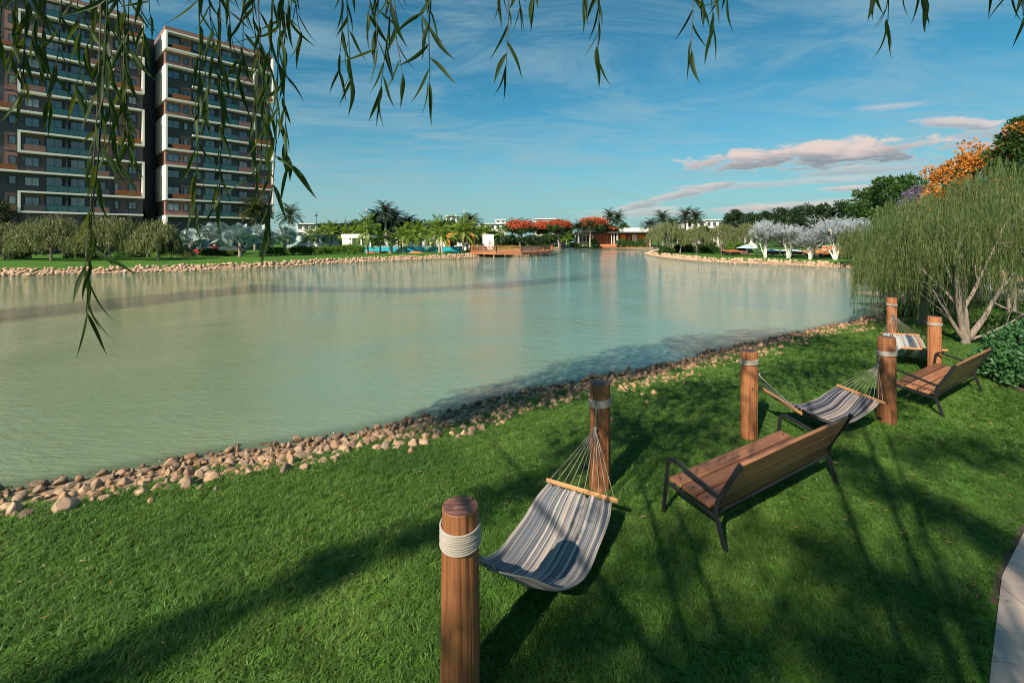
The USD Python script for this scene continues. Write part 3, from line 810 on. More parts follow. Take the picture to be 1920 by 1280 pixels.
def feather_tree(label, loc, height, width, seed, leaf='leaf_olive', group=None, trunk='bark_pale', n=230, name='feathery_tree', multi=False, L=0.22, W=0.055, cat='tree', th=0.28, low=0.35, rz=0.0):
    rng = np.random.default_rng(seed)
    t = thing(name, label, cat, loc, rz, 1.0, group)
    mb, tips = limbs(rng, height, height * th, 0.045 * height ** 0.9 * 0.55, 6, width * 0.36, 3, 0.35, multi)
    mb.build('trunk', trunk, t, smooth=True)
    d = norm(rng.normal(size=(n, 3))); d[:, 2] = np.abs(d[:, 2]) * 1.1 - 0.45
    r = rng.uniform(0.45, 1.0, n) ** 0.6
    lump = 0.62 + 0.75 * meshkit.fbm(d * 2.2 + seed, 3, seed)
    c = d * (r * lump)[:, None] * [width / 2, width / 2, height * (1 - low) * 0.55] + [0, 0, height * (low + (1 - low) * 0.47)]
    c[:, 2] = np.minimum(c[:, 2], height)
    outs = norm(d * [1, 1, 0.2] + rng.normal(size=d.shape) * 0.3)
    B = np.repeat(c, 3, axis=0) + rng.normal(size=(n * 3, 3)) * width * 0.03
    v, f = strands(rng, B, np.repeat(outs, 3, axis=0), height * rng.uniform(0.07, 0.20, n * 3), L * 0.30, L, W, 0.45)
    obj('crown', (v, f), leaf, t)
    return settle(t, height)


def round_tree(label, loc, height, width, seed, leaf='leaf_dark', group=None, trunk='bark_dark', name='broadleaf_tree', nc=60, per=85, L=0.34, W=0.2, low=0.3, flat=0.75, cat='tree', parts=None):
    rng = np.random.default_rng(seed)
    t = thing(name, label, cat, loc, 0.0, 1.0, group)
    mb, tips = limbs(rng, height * 0.78, height * low * 0.9, 0.026 * height, 6, width * 0.28, 2, 0.3)
    mb.build('trunk', trunk, t, smooth=True)
    d = norm(rng.normal(size=(nc, 3))); d[:, 2] = d[:, 2] * 0.8 + 0.18
    lump = 0.7 + 0.55 * meshkit.fbm(d * 1.8 + seed, 3, seed)
    r = rng.uniform(0.35, 1.0, nc) ** 0.5 * lump
    hh = height * (1 - low)
    c = d * r[:, None] * [width * 0.44, width * 0.44, hh * 0.46] + [0, 0, height * low + hh * 0.5]
    rad = width * rng.uniform(0.07, 0.16, nc)
    if parts is None:
        obj('crown', clumps(rng, c, rad, per, L, W, 0.3, flat), leaf, t)
    else:
        order = parts(c, d, rng)
        for part, look, sel in order:
            if sel.any():
                obj(part, clumps(rng, c[sel], rad[sel], per, L, W, 0.3, flat), look, t)
    return settle(t, height)


def frond(rng, a, elev, length, nleaf, ll, lw, droop, curl=0.5, parent=None, look='leaf_palm', base=(0, 0, 0), name='frond'):
    n = nleaf
    t = np.linspace(0, 1, n)
    out = np.array([math.cos(a), math.sin(a), 0])
    ang = elev - droop * t ** 1.3
    step = length / (n - 1)
    P = np.cumsum(np.stack([np.cos(ang) * step, np.sin(ang) * step], 1), axis=0)
    q = np.asarray(base) + P[:, :1] * out + np.outer(P[:, 1], [0, 0, 1])
    tg = norm(np.gradient(q, axis=0))
    side = norm(np.cross(tg, [0, 0, 1.0]))
    nn = np.cross(side, tg)
    lv = ll * np.sin(PI * np.clip(0.10 + 0.86 * t, 0, 1)) ** 0.6
    B, D, Ls = [], [], []
    i0 = int(n * 0.14)
    for s in (-1, 1):
        B.append(q[i0:]); D.append((side * s * 0.9 + tg * 0.62 + nn * 0.25 - np.array([0, 0, curl]) + rng.normal(size=q.shape) * 0.09)[i0:]); Ls.append(lv[i0:])
    B, D, Ls = np.vstack(B), norm(np.vstack(D)), np.concatenate(Ls)
    # each leaflet: a folded blade that bends down at its tip
    w = norm(np.cross(D, np.array([0, 0, 1.0]) + 0.2 * rng.normal(size=D.shape))) * lw / 2
    m = B + D * Ls[:, None] * 0.5
    e = B + D * Ls[:, None] - np.array([0, 0, 1.0]) * Ls[:, None] * curl * 0.45
    v = np.stack([B, m + w, e, m - w], 1).reshape(-1, 3)
    k = np.arange(len(B))[:, None] * 4
    mb = MB().add(v, np.vstack([k + [0, 1, 2], k + [0, 2, 3]]))
    mb.tube(q[:: max(1, n // 8)], np.linspace(0.035, 0.008, len(q[:: max(1, n // 8)])), 4, caps=False)
    return mb.build(name, look, parent)


def palm(name, label, loc, trunk_h, fl_len, seed, nf=17, look='leaf_palm', r=0.13, group=None, droop=1.9, lw=0.07, ll=0.62, bulge=False, curl=0.5, nleaf=26, lean=0.04, low=1.15, height=None):
    rng = np.random.default_rng(seed)
    t = thing(name, label, 'palm tree', loc, rng.uniform(0, 6.28), 1.0, group)
    lx, ly = rng.normal(size=2) * lean
    zs = np.linspace(-0.1, trunk_h, 14)
    u = np.clip(zs / trunk_h, 0, 1)
    pts = np.stack([lx * trunk_h * u ** 1.6, ly * trunk_h * u ** 1.6, zs], -1)
    rr = r * (1.25 - 0.45 * u) * (1 + 0.06 * (np.arange(14) % 2))
    if bulge:
        rr = r * (1.1 - 0.25 * u + 0.35 * np.exp(-((u - 0.95) / 0.09) ** 2))
    MB().tube(pts, rr, 10).build('trunk', 'palm_trunk', t, smooth=True)
    top = pts[-1]
    MB().tube([top, top + [0, 0, 0.35], top + [0, 0, 0.7]], [r * 0.75, r * 0.65, r * 0.25], 8).build('crownshaft', look, t, smooth=True)
    for k in range(nf):
        a = k * 2.39996 + rng.uniform(-0.25, 0.25)
        e = 1.40 - low * (k / nf) + rng.uniform(-0.12, 0.12)
        frond(rng, a, e, fl_len * rng.uniform(0.85, 1.1), nleaf, ll, lw, droop * rng.uniform(0.8, 1.1) * (0.62 + 0.38 * (1 - k / nf)), curl, t, look, top + [0, 0, 0.45 * (1 - k / nf)])
    return settle(t, height) if height else t


def fan_palm(label, loc, trunk_h, R, seed, nf=20, group=None, rz=0.0):
    rng = np.random.default_rng(seed)
    t = thing('blue_fan_palm', label, 'palm tree', loc, rz, 1.0, group)
    MB().tube(np.stack([0 * np.arange(6.), 0 * np.arange(6.), np.linspace(-0.1, trunk_h, 6)], -1), np.array([0.24, 0.21, 0.19, 0.18, 0.2, 0.16]), 10).build('trunk', 'palm_trunk', t, smooth=True)
    for k in range(nf):
        a = k * 2.39996 + rng.uniform(-0.2, 0.2)
        e = 1.40 - 1.25 * (k / nf)
        out = np.array([math.cos(a), math.sin(a), 0])
        d = norm(out * math.cos(e) + np.array([0, 0, math.sin(e)]))
        pl = rng.uniform(0.9, 1.3) * R * 0.85
        base = np.array([0, 0, trunk_h])
        hub = base + d * pl - np.array([0, 0, 0.10 * pl * (k / nf)])
        mb = MB().tube([base, base * 0.5 + hub * 0.5 + [0, 0, 0.05], hub], [0.035, 0.028, 0.02], 5)
        side = norm(np.cross(d, [0, 0, 1.0])) if abs(d[2]) < 0.98 else np.array([1.0, 0, 0])
        roll = rng.uniform(-0.9, 0.9)
        nn = np.cross(side, d)
        side, nn = side * math.cos(roll) + nn * math.sin(roll), nn * math.cos(roll) - side * math.sin(roll)
        ns = 26
        for q in range(ns):
            th = -2.1 + 4.2 * q / (ns - 1)
            r1 = R * (1.0 - 0.12 * abs(th) / 2.1) * rng.uniform(0.92, 1.05)
            dirq = d * math.cos(th) + side * math.sin(th)
            cup = 0.25 * abs(math.sin(th)) + 0.10
            tip = hub + dirq * r1 + nn * cup * r1 * 0.5 - np.array([0, 0, 0.14 * r1])
            th2 = 4.2 / (ns - 1) * 0.62
            m1 = hub + (d * math.cos(th - th2) + side * math.sin(th - th2)) * r1 * 0.62 + nn * cup * r1 * 0.32
            m2 = hub + (d * math.cos(th + th2) + side * math.sin(th + th2)) * r1 * 0.62 + nn * cup * r1 * 0.32
            mid = hub + dirq * r1 * 0.60 + nn * (cup * r1 * 0.32 + 0.05 * R)
            mb.add([hub, m1, tip, mid, m2], [[0, 1, 3], [1, 2, 3], [0, 3, 4], [3, 2, 4]])
        mb.build('fan_leaf', 'leaf_blue_palm', t)
    return settle(t, 4.1)


def bush(label, loc, w, d, h, seed, leaf='leaf_hedge', group=None, name='shrub', cat='shrub', boxy=False, rot=0.0, per=70, L=0.11, W=0.07, dens=14):
    rng = np.random.default_rng(seed)
    t = thing(name, label, cat, loc, rot, 1.0, group)
    st = MB()
    for q in range(5):
        a = rng.uniform(0, 6.28)
        st.tube([(0.1 * w * math.cos(a), 0.1 * d * math.sin(a), -0.05), (w * 0.3 * math.cos(a), d * 0.3 * math.sin(a), h * 0.8)], [0.03, 0.01], 5)
    st.build('stem', 'bark_dark', t)
    n = max(10, int(dens * w * d * 1.0) + 8)
    if boxy:
        c = np.stack([rng.uniform(-w / 2, w / 2, n * 2), rng.uniform(-d / 2, d / 2, n * 2), rng.uniform(0.12, 1.0, n * 2) ** 0.6 * h * 0.9], -1)
        c[:, 2] *= 0.92 + 0.14 * meshkit.fbm(c * 1.1 + seed, 2, seed)
    else:
        q = norm(rng.normal(size=(n, 3))); q[:, 2] = np.abs(q[:, 2])
        c = q * (rng.uniform(0.4, 1.0, n) ** 0.5 * (0.75 + 0.4 * meshkit.fbm(q * 2 + seed, 2, seed)))[:, None] * [w / 2, d / 2, h * 0.88] + [0, 0, 0.08]
    obj('foliage', clumps(rng, c, min(w, d, h) * rng.uniform(0.12, 0.24, len(c)), per, L, W, 0.4), leaf, t)
    return t


# ------------------------------------------------------------------ left bank
def at(x, base, z=None):
    p = bearing(x, base)
    p[2] = gz(p[0], p[1])
    return tuple(p)


def hgt(x, base, top):
    p = at(x, base)
    return EYE_H + (HORIZON - top) / FPX * p[1] - p[2]


def wide(px, base):
    return px / FPX * at(960, base)[1]


OL = 'feathery grey green trees on the left bank'
for k, (x, b, top, w, lab) in enumerate([
        (8, 488, 412, 80, 'feathery tree cut by the left edge of the photo, on the far bank'),
        (96, 489, 401, 105, 'broad feathery tree with pale forked trunk below the left block'),
        (58, 486, 440, 50, 'short feathery tree between the first two tall ones on the left bank'),
        (206, 488, 402, 100, 'tall feathery tree on the left bank, second to the left of the blue fan palms'),
        (160, 484, 432, 50, 'thin feathery tree half hidden by the long hanging twig'),
        (297, 488, 411, 78, 'rounded feathery tree standing next to the blue fan palms'),
        (322, 486, 443, 34, 'small slender feathery tree under the first blue fan palm')]):
    feather_tree(lab, at(x, b), hgt(x, b, top), wide(w, b), 40 + k, n=420 if w > 60 else 220, L=0.28, W=0.07, low=0.10, th=0.2)
for k, (x, b, w, h, lab) in enumerate([(28, 486, 46, 26, 'low blue green shrub at the left edge on the far bank'), (142, 484, 40, 22, 'shrub in the shade below the broad feathery tree'), (186, 485, 34, 20, 'shrub at the foot of the tall feathery tree'),
                                       (240, 483, 44, 24, 'dark shrub between two feathery trees on the left bank'), (262, 482, 34, 22, 'shrub left of the rounded feathery tree'), (345, 482, 40, 20, 'pale green mound of shrub under the first blue fan palm')]):
    dd = at(x, b)[1]
    bush(lab, at(x, b), w / FPX * dd, 2.2, h / FPX * dd, 70 + k, 'leaf_green' if k != 5 else 'leaf_olive', per=60, L=0.16, W=0.09, dens=8)
for k, (x, b, top, w) in enumerate([(30, 476, 384, 70), (-20, 478, 372, 80), (120, 474, 408, 90), (172, 474, 400, 60), (262, 472, 396, 60), (232, 473, 410, 70), (328, 470, 422, 60)]):
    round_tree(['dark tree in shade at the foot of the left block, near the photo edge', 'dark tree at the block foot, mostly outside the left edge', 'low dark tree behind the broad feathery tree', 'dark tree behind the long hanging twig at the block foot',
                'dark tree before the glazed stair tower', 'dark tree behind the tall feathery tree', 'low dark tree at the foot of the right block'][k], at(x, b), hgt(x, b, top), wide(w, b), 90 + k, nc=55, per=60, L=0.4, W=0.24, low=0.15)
FAN = 'blue grey fan palms on the left bank'
fan1 = None
for k, (x, b, top, lab) in enumerate([(356, 482, 413, 'blue grey fan palm farthest left of its row'), (404, 477, 414, 'widest blue grey fan palm, second from the left of its row'), (450, 482, 416, 'leaning blue grey fan palm in the middle of its row'),
                                      (489, 480, 418, 'blue grey fan palm with a bare trunk, fourth of its row'), (534, 479, 418, 'blue grey fan palm at the right end of its row, by the hedge')]):
    loc = at(x, b); H = hgt(x, b, top)
    if fan1 is None:
        fan1 = fan_palm(lab, loc, 1.7, 1.4, 5, nf=17, group=FAN)
        h1 = 4.1
    else:
        copy(fan1, lab, loc, k * 1.3, (H / h1 * (1.15 if k == 1 else 1), H / h1 * (1.15 if k == 1 else 1), H / h1), FAN)
TALL = 'tall dark date palms'
date = palm('date_palm', 'tall date palm before the right block, left of its neighbour', (*bearing(478, 470)[:2], BANK), 8.6, 3.6, 61, nf=44, look='leaf_date', r=0.26, group=TALL, low=2.0, droop=1.25, lw=0.19, ll=0.8, bulge=True, curl=0.15, nleaf=28, height=11.6)
D_ = [(541, 470, 'tall date palm at the right corner of the right block', 0.93), (724, 464, 'tallest dark palm rising above the row by the turquoise wall', 1.13), (704, 463, 'dark palm just left of the tallest one above the turquoise wall', 0.92), (740, 463, 'dark palm just right of the tallest one above the turquoise wall', 0.98),
      (763, 462, 'small dark palm top apart to the right of the tallest one', 0.95), (885, 463, 'dark palm top behind the palms at the orange portal', 0.98), (1143, 460.5, 'slim tall palm left of a pair before the timber pavilion', 1.20), (1158, 460.5, 'slim tall palm right of a pair before the timber pavilion', 1.15),
      (1219, 462, 'date palm top lowest left of the group over the peninsula', 0.92), (1243, 462, 'date palm top second from the left over the peninsula', 1.08), (1262, 463, 'small date palm top between two larger ones over the peninsula', 0.95), (1284, 463, 'highest date palm of the group over the peninsula', 1.22),
      (1305, 463, 'date palm at the right end of the group over the peninsula', 1.18), (960, 462, 'palm tuft at the left end of the red flowering trees', 0.93), (978, 462, 'second palm tuft above the red flowering trees', 0.92), (1052, 461.5, 'dark palm tuft above the right red tree', 0.9),
      (1048, 464, 'palm with spreading dark fronds in front of the red trees', 0.62), (1106, 463, 'palm in the middle of the orange red tree', 0.95), (1085, 462, 'palm at the left of the orange red tree', 0.85)]
tops = [378, 374, 388, 386, 400, 397, 388, 392, 408, 392, 405, 386, 388, 408, 408, 409, 424, 408, 412]
for (x, b, lab, s), top in zip(D_, tops):
    p = np.array([*bearing(x, b)[:2], BANK]); H = EYE_H + (HORIZON - top) / FPX * p[1] - BANK
    sz = H / 11.6
    wide_ = min(1.25, max(0.75, 0.9 if b < 462.5 else 0.85)) * (0.62 if x in (1143, 1158) else 0.8 if x > 940 else 1.0) * p[1] / 95
    copy(date, lab, tuple(p), x * 0.7, (wide_, wide_, sz), TALL)
COCO = 'young bright green palms by the turquoise wall'
co = [palm('coconut_palm', 'leftmost bright green palm of the row right of the hedge palms', (*bearing(581, 468)[:2], BANK), 2.5, 2.7, 31, nf=17, droop=1.2, group=COCO, ll=0.62, lw=0.10, r=0.17, curl=0.45, low=1.9, nleaf=34, height=5.5),
      palm('coconut_palm', 'bright green palm close to the leftmost one, right of the hedge', (*bearing(594, 468)[:2], BANK), 2.4, 2.8, 32, nf=15, droop=1.1, group=COCO, ll=0.62, lw=0.10, r=0.16, curl=0.45, low=1.8, nleaf=34, height=5.5)]
H0 = 5.5
C_ = [(622, 468, 412, 'palm before the white canopy, at its left end'), (646, 468, 416, 'palm before the white canopy, beside its left post'), (657, 466, 420, 'shaded palm before the middle of the white canopy'), (664, 465, 418, 'shaded palm before the white canopy, right of its neighbour'),
      (689, 476, 399, 'tall bright palm where the turquoise wall begins'), (713, 475, 420, 'bright palm at the left part of the turquoise wall'), (735, 474, 432, 'low palm leaning between two brighter ones at the turquoise wall'), (747, 473, 428, 'low palm touching the bright one at the middle of the turquoise wall'),
      (756, 474, 415, 'brightest palm at the middle of the turquoise wall'), (764, 470, 425, 'shaded palm behind the brightest one at the turquoise wall'), (776, 471, 414, 'palm right of the brightest one at the turquoise wall'), (801, 473, 421, 'palm with yellowish fronds at the right part of the turquoise wall'),
      (824, 474, 401, 'tall bright palm left of the orange portal'), (829, 475, 410, 'palm touching the tall bright one left of the orange portal'), (868, 473, 401, 'tall bright palm right of the orange portal'), (876, 472, 404, 'palm touching the tall bright one right of the orange portal'),
      (907, 464, 418, 'yellow green palm before the white screen'), (939, 464, 418, 'young palm right of the white screen, behind the deck'), (895, 464, 430, 'short shaded palm left of the white screen'), (1062, 463, 432, 'short palm before the turquoise panel'),
      (608, 467, 416, 'bright palm between the leftmost pair and the white canopy'), (675, 468, 414, 'bright palm left of the tall one where the turquoise wall begins'), (788, 471, 413, 'palm under the small dark palm top'), (858, 471, 409, 'palm before the orange portal'), (918, 463, 421, 'yellow green palm behind the white screen')]
for k, (x, b, top, lab) in enumerate(C_):
    p = np.array([*bearing(x, b)[:2], BANK]); H = EYE_H + (HORIZON - top) / FPX * p[1] - BANK
    s = H / H0
    copy(co[k % 2], lab, tuple(p), k * 1.7, ((0.5 * s + 0.5) * 0.92, (0.5 * s + 0.5) * 0.92, s), COCO)
for x0, x1, b, hp, lab, sd in [(546, 608, 478, 15, 'clipped dark hedge right of the blue fan palms', 1), (606, 648, 477.5, 16, 'rounded bright hedge left of the turquoise wall', 2), (646, 682, 477.5, 18, 'rounded hedge touching the turquoise wall', 3), (500, 545, 479, 14, 'low pale hedge behind the last blue fan palm', 4), (380, 404, 481, 14, 'dark clipped round shrub among the blue fan palms', 5), (410, 445, 480, 10, 'low hedge between the blue fan palms', 6)]:
    d = at(0, b)[1]
    bush(lab, at((x0 + x1) / 2, b), (x1 - x0) / FPX * d, 2.0, hp / FPX * d, 300 + sd, 'leaf_hedge' if sd not in (5,) else 'leaf_green', name='hedge', cat='hedge', boxy=True, per=55, L=0.16, W=0.1, dens=9)

# ------------------------------------------------------------------ low buildings across the water
def X(x, d):
    return (x - 960) / FPX * d


def Zp(y, d):
    return EYE_H - (y - HORIZON) / FPX * d


def block(parent, name, look, x0, x1, y0, y1, d, depth, front=0.0):
    """A box whose front face is surveyed at pixels x0..x1, y0 (top)..y1 (bottom) at depth d."""
    return MB().box((X(x0, d), d - front, min(Zp(y1, d), 0.4) if y1 > 456 else Zp(y1, d)), (X(x1, d), d + depth, Zp(y0, d))).build(name, look, parent)


w = thing('pool_wall', 'long low turquoise wall behind the row of bright palms', 'wall')
for k in range(12):
    a, b = 676 + 190 * k / 12, 676 + 190 * (k + 1) / 12
    MB().box((X(a, 84) + 0.012, 84, 0.45), (X(b, 84) - 0.012, 84.3, 1.62)).build('wall_panel', 'turquoise_paint', w)
MB().box((X(676, 84), 83.95, 1.622), (X(866, 84), 84.35, 1.70)).build('coping', 'pale_wall', w)
for k, x in enumerate((698, 722, 780)):
    h_ = thing('earth_mound', ['low orange clay mound before the turquoise wall, at its left', 'widest low clay mound before the turquoise wall', 'low clay mound before the right part of the turquoise wall'][k], 'mound', (X(x, 78), 78, 0.55))
    v, f = lathe([(1.3, -0.1), (1.1, 0.15), (0.6, 0.32), (0.01, 0.38)], 14)
    obj('mound_body', (v * [1.2, 0.7, 1] * (1 + 0.08 * np.sin(np.arange(len(v)) * 1.7))[:, None], f), 'terracotta', h_, smooth=True)

cn = thing('poolside_canopy', 'white flat roofed canopy behind the palms left of the turquoise wall', 'canopy')
block(cn, 'roof', 'canvas', 640, 696, 439, 446, 92, 6)
block(cn, 'back_wall', 'pale_wall', 642, 694, 446.2, 463, 96, 0.3)
for x in (642, 658, 676, 693):
    MB().box((X(x, 92), 92.1, 0.8), (X(x, 92) + 0.2, 92.3, Zp(446, 92))).build('column', 'white_paint', cn)
block(cn, 'bar_counter', 'grey_wall', 655, 690, 456, 463, 94, 0.8)
lb = thing('low_building', 'long low building with dark glazing behind the turquoise wall', 'building')
block(lb, 'roof', 'roof_dark', 696, 842, 440.5, 442.5, 97, 9, 0.8)
block(lb, 'wall', 'dark_cladding', 698, 842, 442.6, 464, 97, 8)
for k, x in enumerate(range(702, 838, 9)):
    MB().box((X(x, 96.9), 96.86, Zp(461, 97)), (X(x + 7.6, 96.9), 96.93, Zp(446, 97))).build('window', 'window_glass' if k % 4 != 2 else 'grey_wall', lb)
for x0, x1 in ((742, 752), (806, 818), (822, 836)):
    block(lb, 'pale_panel', 'pale_wall', x0, x1, 443, 463, 96.5, 0.3)
pr = thing('portal', 'orange timber portal frame with a dark opening, left of the white screen', 'pavilion')
dp = 88
MB().box((X(837, dp), dp, 0.8), (X(843, dp), dp + 3, Zp(437, dp))).build('portal_leg', 'orange_paint', pr)
MB().box((X(884, dp), dp, 0.8), (X(888.5, dp), dp + 3, Zp(437, dp))).build('portal_leg', 'orange_paint', pr)
MB().box((X(843, dp), dp + 0.003, Zp(441, dp)), (X(884, dp), dp + 3, Zp(437.02, dp))).build('portal_beam', 'orange_paint', pr)
MB().box((X(843, dp), dp + 2.6, 0.8), (X(884, dp), dp + 2.9, Zp(441, dp))).build('back_panel', 'dark_void', pr)
MB().box((X(849, dp), dp + 2.3, 1.5), (X(856, dp), dp + 2.55, Zp(445, dp))).build('door', 'window_glass', pr)
MB().box((X(852, dp), dp - 0.5, 0.8), (X(882, dp), dp + 0.5, 1.75)).build('counter', 'pale_wall', pr)
MB().box((X(858, dp), dp - 0.2, 1.75), (X(880, dp), dp + 0.3, 2.3)).build('counter_shelf', 'white_paint', pr)
sc_ = thing('white_screen', 'plain white upright screen wall behind the deck', 'wall')
block(sc_, 'screen_panel', 'white_paint', 905, 916, 439, 462, 92, 0.4)
block(sc_, 'screen_panel', 'white_paint', 916.15, 926, 439.3, 462, 92, 0.4)
wg = thing('grey_wall', 'pale grey wall panel left of the orange portal', 'wall')
block(wg, 'wall_panel', 'grey_wall', 808, 816.9, 440, 464, 90, 0.4)
block(wg, 'wall_panel', 'pale_wall', 817, 829, 441, 464, 90, 0.4)


def far_house(label, x0, x1, y0, y1, d, look='pale_wall', floors=1, wins=4, name='white_house', roof=True, depth=9):
    h = thing(name, label, 'house')
    block(h, 'wall', look, x0, x1, y0, y1, d, depth)
    if roof:
        block(h, 'roof_slab', 'white_paint', x0 - 1.2, x1 + 1.2, y0 - 1.0, y0 - 0.03, d - 0.6, depth + 1.2)
    for k in range(wins):
        for q in range(floors):
            a = x0 + (x1 - x0) * (k + 0.22) / wins
            b = x0 + (x1 - x0) * (k + 0.78) / wins
            hh = (y1 - y0) / floors
            f = block(h, 'window', 'window_frame_dark', a, b, y0 + hh * (q + 0.22), y0 + hh * (q + 0.66), d - 0.06, 0.05)
            block(f, 'pane', 'window_glass', a + (b - a) * 0.08, b - (b - a) * 0.08, y0 + hh * (q + 0.25), y0 + hh * (q + 0.63), d - 0.09, 0.02)
    return h


far_house('distant white house with a higher box, left of the red flowering trees', 899, 948, 420, 462, 150, floors=3, wins=5)
far_house('white roof box above the distant house, left of the red trees', 929, 948, 412.5, 419, 151.5, floors=1, wins=2, name='roof_box', depth=5)
far_house('distant white block showing between the palms above the orange portal', 836, 856, 405, 462, 140, floors=4, wins=2)
far_house('white house with terrace showing behind the red flowering trees', 1004, 1048, 411, 462, 150, floors=3, wins=4)
far_house('low white building under the red trees, beside the turquoise panel', 1016, 1060, 440, 461, 146, wins=6, roof=False, depth=6)
far_house('low pale wing left of the timber pavilion', 1078, 1106, 437, 461, 148, wins=4, depth=8)
far_house('white house behind the trees of the peninsula, its left part', 1288, 1322, 415, 462, 150, floors=3, wins=3)
far_house('white house behind the trees of the peninsula, its right part', 1324, 1356, 413, 462, 156, floors=3, wins=3)
far_house('white upper house far right behind the dark trees', 1386, 1402, 418, 462, 140, floors=3, wins=2)
far_house('long pale house low behind the peninsula trees', 1352, 1420, 440, 463, 120, wins=6)
far_house('pale blue house on the skyline behind the leftmost bright palms', 556, 642, 420, 462, 130, 'grey_wall', floors=3, wins=7)
far_house('grey building behind the blue fan palms at the hedge', 556, 612, 440, 463, 100, 'grey_wall', floors=1, wins=5, name='grey_building')
tq = thing('turquoise_panel', 'bright turquoise wall panel under the red trees', 'wall')
for k in range(3):
    block(tq, 'wall_panel', 'turquoise_paint', 1060.5 + 5.7 * k, 1066 + 5.7 * k, 440, 453, 142 + 0.01 * k, 0.3)
pv_ = thing('timber_pavilion', 'flat roofed timber pavilion with orange panels at the far end of the lake', 'pavilion')
dq = 146
block(pv_, 'terrace', 'deck_wood', 1104, 1224, 458, 463, dq - 3, 14)
block(pv_, 'roof', 'roof_dark', 1078, 1223, 434.5, 437, dq, 11, 2.5)
block(pv_, 'upper_box', 'white_paint', 1171, 1222, 427.5, 434.4, dq + 2, 7)
block(pv_, 'upper_box', 'grey_wall', 1116, 1170.8, 429.5, 434.4, dq + 2.4, 7)
block(pv_, 'back_wall', 'brown_cladding', 1106, 1222, 437.1, 458, dq + 3, 5)
for k in range(13):
    x = 1108 + 3.4 * k
    block(pv_, 'timber_slat', 'slat_wood', x, x + 2.2, 438, 457.9, dq + 0.4, 0.3)
for k, (a, b, look) in enumerate([(1156, 1160, 'white_paint'), (1163, 1174, 'orange_paint'), (1176, 1183, 'brown_cladding'), (1185, 1195, 'pale_wall'), (1197, 1210, 'orange_paint'), (1212, 1221, 'terracotta')]):
    block(pv_, 'wall_panel', look, a, b, 440, 457.9, dq + 1.0 + 0.02 * k, 0.3)
for x in (1146, 1151, 1156.5):
    block(pv_, 'column', 'white_paint', x, x + 1.0, 437.1, 458, dq - 1.5, 0.25)

# timber deck on piles
dk = thing('lake_deck', 'timber viewing deck with railing standing on white piles over the lake', 'deck')
DP = np.array([(X(882, 78.5), 78.5), (X(931, 75.5), 75.5), (X(978, 75.5), 75.5), (X(1031, 82), 82), (X(1036, 90), 90), (X(960, 96), 96), (X(892, 90), 90)])
DECK = Polygon(DP)
DZ = 0.80
for k in range(40):
    y0 = 75 + k * 0.55
    g = DECK.intersection(sbox(-40, y0 + 0.006, 40, y0 + 0.544))
    if g.is_empty:
        continue
    m = trimesh.util.concatenate([trimesh.creation.extrude_polygon(q, 0.06, engine='earcut') for q in getattr(g, 'geoms', [g]) if q.geom_type == 'Polygon'])
    obj('deck_board', (np.array(m.vertices) + [0, 0, DZ - 0.06], np.array(m.faces)), 'deck_wood', dk)
ring = np.vstack([DP, DP[:1]])
for a, b in zip(ring[:-1], ring[1:]):
    dv = b - a; ln_ = np.linalg.norm(dv); dv = dv / ln_
    nrm_ = np.array([dv[1], -dv[0]])
    if a[1] > 89 and b[1] > 89:
        continue
    c = (a + b) / 2
    for z, hz_, nm in ((DZ - 0.22, 0.15, 'fascia'), (DZ + 1.06, 0.035, 'handrail'), (DZ + 0.14, 0.03, 'lower_rail')):
        MB().obox((*(c + nrm_ * 0.03), z), (*(dv * ln_ / 2), 0), (*(nrm_ * (0.04 if nm != 'handrail' else 0.06)), 0), (0, 0, hz_)).build(nm, 'deck_wood', dk)
    n_ = max(2, int(ln_ / 2.0))
    for q in range(n_ + 1):
        p = a + dv * ln_ * q / n_
        MB().box((p[0] - 0.06, p[1] - 0.06, DZ), (p[0] + 0.06, p[1] + 0.06, DZ + 1.10)).build('rail_post', 'deck_wood', dk)
    bl = MB()
    for s in np.arange(0.16, ln_, 0.16):
        p = a + dv * s
        bl.box((p[0] - 0.022, p[1] - 0.022, DZ + 0.14), (p[0] + 0.022, p[1] + 0.022, DZ + 1.04))
    tag(bl.build('baluster_row', 'deck_wood', dk), kind='stuff')
for x, d in ((888, 79), (908, 77.6), (926, 76.2), (947, 75.9), (973, 75.9), (998, 78.3), (1016, 80.6), (1030, 82.4)):
    v, f = lathe([(0.13, -1.5), (0.13, DZ - 0.06)], 12)
    obj('pile', (v + [X(x, d), d + 0.3, 0], f), 'white_paint', dk, smooth=True)
for k, (x, d) in enumerate(((905, 84), (985, 84), (1002, 86))):
    s = thing('deck_seat', ['dark outdoor seat at the left of the lake deck', 'dark outdoor seat in the middle of the lake deck', 'dark outdoor seat at the right of the lake deck'][k], 'seat', (X(x, d), d, DZ))
    MB().box((-0.9, -0.4, 0.12), (0.9, 0.4, 0.42)).build('cushion', 'dark_cladding', s)
    MB().box((-0.9, 0.32, 0.42), (0.9, 0.46, 0.8)).build('backrest', 'dark_cladding', s)
    for a_ in (-0.85, 0.85):
        MB().box((a_ - 0.04, -0.36, 0), (a_ + 0.04, 0.4, 0.12)).build('foot', 'black_steel', s)

